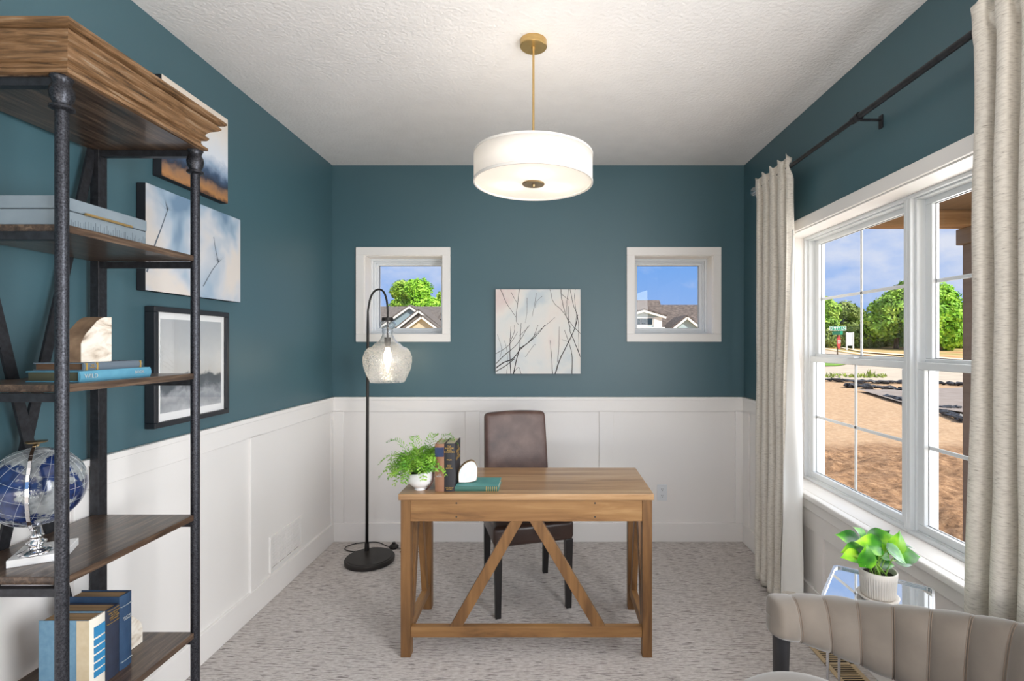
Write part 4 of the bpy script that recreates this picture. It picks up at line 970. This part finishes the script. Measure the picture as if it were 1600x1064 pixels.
# ------------------------------------------------------------ side table
tA = Vector((1.117, 1.962)); e1 = Vector((.797, -.604)); e2 = Vector((-.604, -.797)); TZ = .58; TS = .312
def rrect(s0, rad, n=6):
    P = []
    for (cx_, cy_, a0_) in ((s0 - rad, s0 - rad, 0), (rad, s0 - rad, 90), (rad, rad, 180), (s0 - rad, rad, 270)):
        for i in range(n + 1):
            a = R(a0_ + 90 * i / n); P.append((cx_ + rad * math.cos(a), cy_ + rad * math.sin(a)))
    return P
def tw(a, b_): v = tA + e1 * a + e2 * b_; return (v.x, v.y)
ctr = tw(TS / 2, TS / 2)
t = thing('side_table', (ctr[0], ctr[1], 0), 'small mirror topped side table with silver edge under the window', 'side table')
oc_ = rrect(TS, .022); ic_ = [(.008 + (p[0]) * (TS - .016) / TS, .008 + p[1] * (TS - .016) / TS) for p in oc_]; n_ = len(oc_)
mb = MB(); vs = []
for P, z in ((oc_, TZ - .02), (oc_, TZ + .004), (ic_, TZ + .004), (ic_, TZ - .004)): vs += [(*tw(*p), z) for p in P]
fs = [(k * n_ + i, k * n_ + (i + 1) % n_, (k + 1) * n_ + (i + 1) % n_, (k + 1) * n_ + i) for k in range(3) for i in range(n_)] + [tuple(range(n_))]
mb.add(vs, fs); mb.build('tray_edge', mat('silver_edge', '#cfcfd1', rough=.22, metal=.8), t)
mb = MB(); mb.add([(*tw(*p), TZ - .003) for p in ic_], [tuple(range(n_))]); mb.build('mirror_top', mat('mirror', '#eef0f2', rough=.02, metal=1), t)
mb = MB()
for dx in (-.006, .006): mb.tube([(1.137 + dx, 1.632, .0), (1.137 + dx, 1.632, TZ - .02)], .0032, 8)
mb.build('post', CHROME, t)
for a, b_ in ((.02, .02), (TS - .02, .02), (.02, TS - .02), (TS - .02, TS - .02)):
    p = tw(a, b_); MB().tube([(p[0], p[1], 0), (p[0], p[1], TZ - .02)], .005, 8).build('leg', CHROME, t, smooth='auto')
MB().lathe((1.137, 1.632, 0), [(.001, 0), (.05, 0), (.05, .008), (.001, .009)], 24).build('foot_plate', CHROME, t, smooth='auto')

# pothos
pc = (1.127, 1.715)
PZ = TZ - .003
t = thing('potted_pothos', (pc[0], pc[1], PZ), 'heart leaved green plant in a ribbed cream pot on the mirrored side table', 'plant')
POT = mat('cream_ceramic', '#d9d2ca', rough=.5)
MB().lathe((*pc, PZ), [(.001, 0), (.050, 0), (.061, .008), (.063, .014), (.058, .014), (.045, .008), (.001, .008)], 48).build('saucer', POT, t, smooth=True)
mb = MB()
def pot(u, v):
    a = 2 * math.pi * u; z = [.009, .012, .018, .074, .080, .097, .1, .098, .07][round(v * 8)]; rr_ = [.038, .050, .0520, .0555, .0565, .0570, .0555, .052, .050][round(v * 8)]
    if round(v * 8) in (2, 3): rr_ -= .0022 * (.5 + .5 * math.cos(44 * a))
    return (pc[0] + rr_ * math.cos(a), pc[1] + rr_ * math.sin(a), PZ + z)
mb.grid(pot, 352, 8, closeu=True); mb.build('pot', POT, t, smooth=True)
MB().lathe((*pc, PZ), [(.001, .08), (.052, .08)], 24).build('soil', mat('dark_soil', '#2a2118', rough=.9), t)
LF = mat('pothos_green', ['#1f5a18', '#3f8a20', '#7cbf2a', '#aede3a'], ns=13, rough=.25, pos=[.38, .49, .59, .70], detail=2)
mb = MB(); sb = MB()
def heart(c, dirn, nrm, Ls):
    dirn = dirn.normalized(); nrm = (nrm - dirn * nrm.dot(dirn)).normalized(); sd = dirn.cross(nrm)
    prof = [(0, .0), (.02, .28), (.18, .42), (.4, .44), (.6, .36), (.8, .2), (.93, .07), (1.05, 0)]
    vs = []
    for x, w_ in prof:
        cv = -.22 * x * x * Ls
        for k_ in (-1, -.5, 0, .5, 1):
            up = (.16 * abs(k_) - .02) * w_ * Ls * 1.6
            vs.append(tuple(c + dirn * (x - (.10 * abs(k_) if x < .05 else 0)) * Ls + sd * k_ * w_ * Ls + nrm * (cv + up)))
    fs = [(i * 5 + j, i * 5 + j + 1, (i + 1) * 5 + j + 1, (i + 1) * 5 + j) for i in range(len(prof) - 1) for j in range(4)]
    mb.add(vs, fs)
PC = Vector((pc[0], pc[1], PZ + .085))
def w3(px, py, Y): return Vector(((px - 856) * Y / FP, Y, EYE - (py - 535) * Y / FP))
CAMV = Vector((-.55, -.83, .35))
for (bx, by, tx_, ty_, Y, Ls, nn) in (
    (1340, 848, 1306, 830, 1.72, .085, (-.2, -.6, .7)), (1352, 845, 1341, 824, 1.76, .07, (0, -.5, .8)), (1362, 842, 1396, 834, 1.76, .085, (0, -.6, .7)),
    (1350, 862, 1316, 858, 1.68, .085, (-.1, -.5, .8)), (1343, 870, 1320, 868, 1.66, .07, (0, -.5, .7)), (1375, 855, 1345, 845, 1.67, .09, (-.2, -.7, .6)),
    (1387, 866, 1358, 852, 1.70, .07, (0, -.7, .5)), (1395, 862, 1408, 836, 1.70, .08, (.1, -.8, .5)), (1352, 884, 1357, 858, 1.64, .075, (-.1, -.9, .3)),
    (1388, 858, 1418, 876, 1.66, .085, (.1, -.5, .8)), (1402, 868, 1440, 866, 1.70, .085, (.2, -.6, .7)), (1398, 850, 1434, 852, 1.80, .075, (.3, -.1, 1)),
    (1400, 876, 1428, 880, 1.74, .06, (.1, -.5, .8)), (1368, 876, 1392, 880, 1.72, .07, (0, -.6, .7)), (1366, 850, 1384, 832, 1.82, .08, (0, -.5, .8)), (1354, 856, 1330, 840, 1.8, .08, (0, -.5, .8)),
    (1378, 872, 1374, 846, 1.75, .08, (.1, -.9, .4)), (1346, 874, 1352, 864, 1.75, .07, (.1, -.7, .6))):
    Bq = w3(bx, by, Y); Tq = w3(tx_, ty_, Y - .01)
    heart(Bq, Tq - Bq, Vector(nn), Ls * .88)
    root_ = PC + Vector((random.uniform(-.03, .03), random.uniform(-.03, .03), -.005))
    sb.tube(spline([root_, (root_ + Bq) / 2 + Vector((0, 0, .02)), Bq], 4), .0016, 5)
mb.build('leaves', LF, t, smooth=True); sb.build('stems', mat('stem_green', '#8cb84a', rough=.5), t)

# ------------------------------------------------------------ armchair
AC = Vector((.79, 1.125)); RI = .378
t = thing('armchair', (AC.x, AC.y, 0), 'grey velvet channel tufted barrel armchair in the front right corner', 'armchair')
TH0, TH1 = 101., -78.; STEP = 11.5; SEAM = 91.8
def ztop(th): return .647 + .103 * max(0, 1 - abs(th - 12) / 55) ** 1.4
def zbot(th):
    d = abs(th - 12) / 92; return .43 + .14 * min(1, d) ** 2.2
def band_fn(u, v):
    # u along the arc, v round the section
    th = TH0 + (TH1 - TH0) * u
    dist = min(u, 1 - u) * (TH0 - TH1) * .0072        # metres from the end
    er = min(1, dist / .018); sc_ = math.sqrt(max(0, 1 - (1 - er) ** 2)) * .995 + .005
    z1_, z0_ = ztop(th), zbot(th); zc_ = (z0_ + z1_) / 2; hh = (z1_ - z0_) / 2; ht = .043
    ph = ((th - SEAM) / STEP) % 1.0; puff = (abs(math.sin(math.pi * ph))) ** .55
    a = 2 * math.pi * v; cx_ = math.cos(a); cz_ = math.sin(a); e = .72
    kx = math.copysign(abs(cx_) ** e, cx_); kz = math.copysign(abs(cz_) ** (.55), cz_)
    tk = (ht - .014 + .016 * puff) * (sc_ ** .7)
    hz = (hh - .003 + .003 * puff) * (.80 + .20 * sc_)
    zz = zc_ + hz * kz
    lean = .05 * max(0, (zz - z0_) / (z1_ - z0_)) ** 1.5
    rr_ = RI + ht + lean + tk * kx
    ek = max(0, 1 - dist / .10); th2 = th + (4.6 if u < .5 else -4.6) * (.5 - .5 * kz) * ek
    return (AC.x + rr_ * math.cos(R(th2)), AC.y + rr_ * math.sin(R(th2)), zz)
mb = MB(); mb.grid(band_fn, 352, 40)
nr_ = 353
mb.f.append(tuple(j * nr_ for j in range(40))); mb.f.append(tuple(j * nr_ + 352 for j in range(39, -1, -1)))
mb.build('backrest', VELVET, t, smooth=True)
# seam stitching lines
mb = MB()
for i in range(17):
    th = SEAM - STEP * i; u = (TH0 - th) / (TH0 - TH1)
    if not .03 < u < .97: continue
    for off in (-.0022, .0022):
        P = []
        for j in range(21):
            v = .5 + .25 - (j / 20) * .5 if False else .27 + .46 * j / 20
            p = Vector(band_fn(u + off, v)); d = Vector((p.x - AC.x, p.y - AC.y, 0)).normalized(); P.append(p - d * .0006 + Vector((0, 0, .0006 if j < 4 else 0)))
        mb.tube(P, .0008, 4)
mb.build('stitching', mat('velvet_thread', '#7c6a5b', rough=.8), t)
def seat(u, v):
    a = 2 * math.pi * u; b_ = math.pi * (v - .5)
    se = lambda x, e: math.copysign(abs(x) ** e, x)
    r_ = se(math.cos(b_), .35); z = .447 + .076 * se(math.sin(b_), .6)
    p, q = .335 * r_ * se(math.cos(a), .62), .335 * r_ * se(math.sin(a), .62)
    x = .645 + p * math.cos(R(35)) - q * math.sin(R(35)); y = 1.096 + p * math.sin(R(35)) + q * math.cos(R(35))
    return (x, y, z + .006 * (1 - r_))
mb = MB(); mb.grid(seat, 72, 24, closeu=True); mb.build('seat', VELVET, t, smooth=True)
MB().box(.45, 1.0, .90, 1.32, .33, .385).build('underframe', SATIN, t, bevel=.02, seg=3)
for th, rr_ in ((99, RI + .055), (-75, RI + .055), (38, RI - .03), (-14, RI - .03)):
    a = R(th); p = (AC.x + rr_ * math.cos(a), AC.y + rr_ * math.sin(a))
    zt_l = .60 if abs(th - 12) > 60 else .36
    MB().tube([(p[0] + .01 * math.cos(a), p[1] + .012 * math.sin(a), 0), (p[0], p[1], zt_l)], [.014, .027], 20).build('leg', mat('black_chair_leg', '#2b2a2c', rough=.4), t, smooth='auto')

# ------------------------------------------------------------ bookcase
BX0, BX1, BY0, BY1 = -1.535, -1.205, 1.246, 1.717
t = thing('bookcase', (-1.37, 1.48, 0), 'tall industrial bookcase of dark wood shelves and black pipe posts on the left', 'bookcase')
for y in (BY0, BY1):
    MB().tube([(BX1, y, 0), (BX1, y, 2.05)], .0138, 20).build('post', PIPE, t, smooth='auto')
    MB().lathe((BX1, y, 0), [(.001, 2.112), (.022, 2.112), (.024, 2.104), (.020, 2.098), (.0185, 2.088), (.024, 2.078), (.0255, 2.066), (.023, 2.052), (.0175, 2.042), (.0175, 2.038), (.025, 2.034), (.0255, 2.028), (.019, 2.024), (.001, 2.022)], 28).build('post_fitting', PIPE, t, smooth='auto')
    MB().box(BX0 - .015, BX0 + .015, y - .017, y + .017, 0, 2.11).build('rear_post', BLACKM, t, bevel=.002)
    f_ = MB().box(BX0, BX1, y - .011, y + .011, 2.082, 2.104)
    f_.build('top_rail', BLACKM, t, bevel=.002)
SH = (1.745, 1.345, .865, .465, .10)
for z in SH:
    MB().box(BX0 - .01, BX1 + .004, BY0 + .006, BY1 - .006, z - .02, z).build('shelf_board', SHELFW, t, bevel=.002)
    for y in (BY0, BY1):
        MB().box(BX0, BX1, y - .011, y + .009, z - .042, z - .021).build('shelf_rail', BLACKM, t, bevel=.0015)
for (ya, yb) in ((BY1 - .02, BY0 + .02), (BY0 + .02, BY1 - .02)):
    MB().beam((BX0 - .004 if ya > yb else BX0 + .004, ya, 2.10), (BX0 - .004 if ya > yb else BX0 + .004, yb, .20), .008, .03, up=(0, 1, 0)).build('cross_brace', BLACKM, t)
prof = [(-.012, 0), (.006, 0), (.006, .009), (-.002, .012), (-.008, .021), (-.008, .029), (.003, .033), (.008, .039), (.008, .045), (.000, .049), (.002, .057), (.011, .067), (.027, .076), (.034, .083), (.034, .088), (.023, .091), (.025, .095), (.040, .099), (.046, .104), (.046, .110), (.040, .115), (-.01, .115)]
mb = MB(); n_ = len(prof); fx, fy0, fy1, zb0 = -1.175, 1.229, 1.723, 2.108
vs = []
for o, z in prof: vs += [(BX0 - .012, fy0 - o, zb0 + z), (fx + o, fy0 - o, zb0 + z), (fx + o, fy1 + o, zb0 + z), (BX0 - .012, fy1 + o, zb0 + z)]
for j in range(3):
    mb = MB(); mb.add(vs, [(i * 4 + j, i * 4 + j + 1, (i + 1) * 4 + j + 1, (i + 1) * 4 + j) for i in range(n_ - 1)])
    mb.build('cornice_front' if j == 1 else 'cornice_return', CORN if j == 1 else CORNX, t)
MB().box(BX0 - .012, fx - .006, fy0 + .006, fy1 - .006, 2.104, 2.122).build('top_board', SHELFW, t)
MB().box(BX0 - .010, fx + .02, fy0 - .02, fy1 + .02, 2.205, 2.219).build('top_board', CORN, t)

# grey box
GB = mat('grey_box_cloth', ['#6f7b84', '#7c8890'], scale=(1, 1, 1), ns=12, rough=.65)
z0 = SH[0]
t = thing('storage_box', (-1.36, 1.39, z0), 'grey lidded box with a thin brass handle on the top shelf of the bookcase', 'box')
MB().box(-1.50, -1.219, 1.258, 1.524, z0, z0 + .040).build('body', GB, t, bevel=.002)
MB().box(-1.50, -1.217, 1.256, 1.526, z0 + .0415, z0 + .074).build('lid', GB, t, bevel=.003)
MB().tube([(-1.210, 1.316, z0 + .041), (-1.210, 1.462, z0 + .041)], .0035, 8).tube([(-1.22, 1.325, z0 + .041), (-1.21, 1.325, z0 + .041)], .003, 8).tube([(-1.22, 1.453, z0 + .041), (-1.21, 1.453, z0 + .041)], .003, 8).build('handle', BRASS, t)
mb = MB()
for i in range(38):
    y = 1.262 + i * .007 + random.uniform(-.002, .002); mb.box(-1.2192, -1.2186, y, y + .0012, z0 + .002, z0 + random.uniform(.01, .03))
mb.build('brush_marks', mat('dark_grey_marks', '#59656e', rough=.8), t)
tag(MB().box(-1.50, -1.22, 1.262, 1.28, z0 - 0, z0 + 0.0005).build('scrap', GB)) if False else None

# lying books and bookend on the second shelf
z0 = SH[1]
r = book((-1.235, 1.324, z0), (.236, .142, .029), mat('sky_blue_cloth', ['#508ca6', '#5c98b0'], ns=30, rough=.6), mat('olive_pages', '#4a4b3a', rough=.9),
         'sky blue book lying flat at the bottom of the two books on the second shelf', rz=90, lie=True, group='lying books on the second shelf')
text('WILD', .016, (.03, -.0052, .0145), (R(90), 0, 0), SILV, r, local=True); text('BOOK', .012, (.19, -.0052, .016), (R(90), 0, 0), SILV, r, local=True)
r = book((-1.242, 1.343, z0 + .0292), (.192, .134, .0215), mat('slate_cloth', '#5f6c78', rough=.6), PAGD,
         'slate grey book with gilt bands lying on top of the sky blue book', rz=90, lie=True, group='lying books on the second shelf')
for a in (.004, .036, .182): band(r, a, a + .004, .001, .0205, GOLD, 'gilt_band')
text('THE\nTALES', .006, (.022, -.0052, .0108), (R(90), 0, 0), GOLD, r, local=True)
STONE = mat('cream_stone', ['#7d6a5a', '#cdbfae', '#e6dfd4', '#d9cfc2'], scale=(1, 1, 2.6), ns=9, detail=6, rough=.5, dist=1.2, pos=[.3, .42, .55, .7])
STONEB = mat('brown_stone_back', ['#4f3c2d', '#7a624c', '#927a62'], ns=16, detail=6, rough=.7, bump=.3, bs=30, bdist=.004)
quart = [(0, 0), (0, .050), (.006, .066), (.018, .082), (.034, .099), (.048, .114), (.060, .122), (.072, .126), (.094, .127), (.094, 0)]
def bookend(loc, mirror, label):
    r = thing('stone_bookend', loc, label, 'bookend', 'curved stone bookends')
    P = [(a if not mirror else .094 - a, b_) for a, b_ in quart]
    MB().prism(P, 'x', -.055, 0).build('block', STONEB, r, local=True, bevel=.0015)
    MB().prism([(a * .99 + .0005, b_ * .99 + .0006) for a, b_ in P], 'x', -.0005, .0012).build('polished_face', STONE, r, local=True)
bookend((-1.252, 1.347, z0 + .0508), False, 'curved cream stone bookend with brown back on the stacked books of the second shelf')

# globe on the third shelf
z0 = SH[2]; gc = Vector((-1.376, 1.352, 1.063)); GR = .104
t = thing('desk_globe', (-1.376, 1.36, z0), 'navy and silver globe on a chrome stem and white marble block on the third shelf', 'globe')
mb = MB(); a30 = R(30)
def rot(x, y, c0=(-1.379, 1.376)): return (c0[0] + x * math.cos(a30) - y * math.sin(a30), c0[1] + x * math.sin(a30) + y * math.cos(a30))
cs = [rot(-.0575, -.0575), rot(.0575, -.0575), rot(.0575, .0575), rot(-.0575, .0575)]
mb.prism(cs, 'z', z0, z0 + .02); mb.build('marble_base', mat('white_marble', ['#d9d9d9', '#ececeb'], ns=9, rough=.25), t, bevel=.0015)
gs = (gc.x, gc.y, z0 + .02)
MB().lathe(gs, [(.001, 0), (.036, 0), (.037, .004), (.028, .008), (.017, .012), (.014, .020), (.020, .025), (.021, .030), (.013, .034), (.012, .042), (.016, .046), (.010, .050), (.008, .068), (.001, .07)], 32).build('stem', CHROME, t, smooth=True)
dv = Vector((.60, -.80, 0))
P = [gc + dv * (GR + .010) * math.cos(R(a)) + Vector((0, 0, (GR + .010) * math.sin(R(a)))) for a in range(-90, 91, 9)]
mb = MB()
for i in range(len(P) - 1): mb.beam(P[i], P[i + 1] + (P[i + 1] - P[i]) * .06, .008, .005, up=tuple((P[i] - gc).normalized()))
mb.build('meridian_arm', CHROME, t, bevel=.001)
MB().lathe((gc.x, gc.y, gc.z + GR + .008), [(.001, -.006), (.006, -.004), (.006, .002), (.022, .006), (.023, .009), (.001, .009)], 28).build('knob', BRASSD, t, smooth='auto')
def globemat():
    m, nt, p = newmat('globe_map'); N = nt.nodes; L = nt.links
    tc = N.new('ShaderNodeTexCoord'); mp = N.new('ShaderNodeMapping'); mp.inputs['Location'].default_value = (.17, .02, .4); L.new(tc.outputs['Object'], mp.inputs[0])
    nz = N.new('ShaderNodeTexNoise'); nz.inputs['Scale'].default_value = 7.5; nz.inputs['Detail'].default_value = 8; nz.inputs['Roughness'].default_value = .62; L.new(mp.outputs[0], nz.inputs['Vector'])
    r_ = N.new('ShaderNodeValToRGB'); L.new(nz.outputs['Fac'], r_.inputs[0]); e = r_.color_ramp.elements
    e[0].position = .475; e[0].color = lin('#1b2f5c'); e[1].position = .495; e[1].color = lin('#8d9294')
    n3 = N.new('ShaderNodeTexNoise'); n3.inputs['Scale'].default_value = 60; n3.inputs['Detail'].default_value = 5; L.new(tc.outputs['Object'], n3.inputs['Vector'])
    r3_ = N.new('ShaderNodeValToRGB'); L.new(n3.outputs['Fac'], r3_.inputs[0]); r3_.color_ramp.elements[0].position = .35; r3_.color_ramp.elements[0].color = (.35, .37, .42, 1); r3_.color_ramp.elements[1].position = .55
    mm = N.new('ShaderNodeMixRGB'); mm.blend_type = 'MULTIPLY'; L.new(r_.outputs[0], mm.inputs[1]); L.new(r3_.outputs[0], mm.inputs[2]); mm.inputs[0].default_value = .75
    L.new(mm.outputs[0], p.inputs['Base Color']); p.inputs['Roughness'].default_value = .18; p.inputs['Coat Weight'].default_value = .4
    return m
def sph(u, v): a = 2 * math.pi * u; b_ = math.pi * (v - .5); return (gc.x + GR * math.cos(b_) * math.cos(a), gc.y + GR * math.cos(b_) * math.sin(a), gc.z + GR * math.sin(b_))
mb = MB(); mb.grid(sph, 64, 40, closeu=True); gb = mb.build('ball', globemat(), t, smooth=True)
mb = MB(); tilt = Matrix.Rotation(R(23), 3, 'Y')
for k_ in range(9):
    a = R(20 * k_); mb.tube([gc + tilt @ (Vector((math.cos(a) * math.cos(R(q)), math.sin(a) * math.cos(R(q)), math.sin(R(q)))) * (GR + .0002)) for q in range(0, 361, 8)], .0003, 4)
for la in (-60, -40, -20, 0, 20, 40, 60):
    mb.tube([gc + tilt @ (Vector((math.cos(R(q)) * math.cos(R(la)), math.sin(R(q)) * math.cos(R(la)), math.sin(R(la)))) * (GR + .0002)) for q in range(0, 361, 8)], .0003, 4)
mb.build('map_grid', SILV, gb)
dn = Vector((.64, -.765, .02)).normalized(); q_ = dn.to_track_quat('Z', 'Y').to_euler()
q_ = (R(90), 0, math.atan2(dn.x, -dn.y))
text('N O R T H\nA T L A N T I C\nO C E A N', .0065, tuple(gc + dn * (GR + .0012)), q_, SILV, gb, spacing=1.3)

# standing books and bookend on the fourth shelf
z0 = SH[3]
LB = mat('light_blue_cloth', ['#648ca6', '#7399b0'], ns=60, rough=.7); CREAM = mat('cream_cloth', ['#c9b796', '#d4c5a8'], ns=40, rough=.7)
r = book((-1.284, 1.4057, z0), (.051, .141, .206), LB, PAG, 'light blue book with cream spine and blue labels, nearest of three standing shelf books', rz=90,
         group='standing books on the fourth shelf', spine=mat('white_spine', '#e3ddd0', rough=.6))
MB().box(-.0012, .0, -.001, .034, .0, .206).build('cloth_joint', CREAM, r, local=True)
for i in range(6):
    h_ = .030 if i == 0 else .017; zt_ = .180 - (0 if i == 0 else .036 + (i - 1) * .0225)
    band(r, .012, .046, zt_ - h_, zt_, mat('bright_blue_label', '#2f7fae', rough=.5), 'spine_label', y=-.0050)
r = book((-1.284, 1.4580, z0), (.046, .15, .205), mat('dark_navy_cloth', ['#23293a', '#2b3346'], ns=40, rough=.6), PAG, 'dark navy book with gilt title, middle of three standing shelf books', rz=90, group='standing books on the fourth shelf')
text('THE HISTORY\nOF THE\nGREAT SEA\nVOYAGES', .0065, (.024, -.0053, .182), (R(90), 0, 0), GOLD, r, local=True)
for a in (.162, .2): band(r, .003, .043, a, a + .0012, GOLD, 'gilt_line', y=-.0050)
r = book((-1.284, 1.5060, z0), (.043, .152, .222), mat('royal_navy_cloth', ['#203a58', '#2a4664'], ns=40, rough=.6), PAG, 'tallest blue book with fine silver lines, farthest of three standing shelf books', rz=90, group='standing books on the fourth shelf')
text('SELECTED\nWORKS', .007, (.022, -.0053, .150), (R(90), 0, 0), SILV, r, local=True)
for a in (.188, .022): band(r, .002, .041, a, a + .0012, SILV, 'gilt_line', y=-.0050)
bookend((-1.335, 1.560, z0), True, 'curved stone bookend behind the three standing books on the lowest visible shelf')
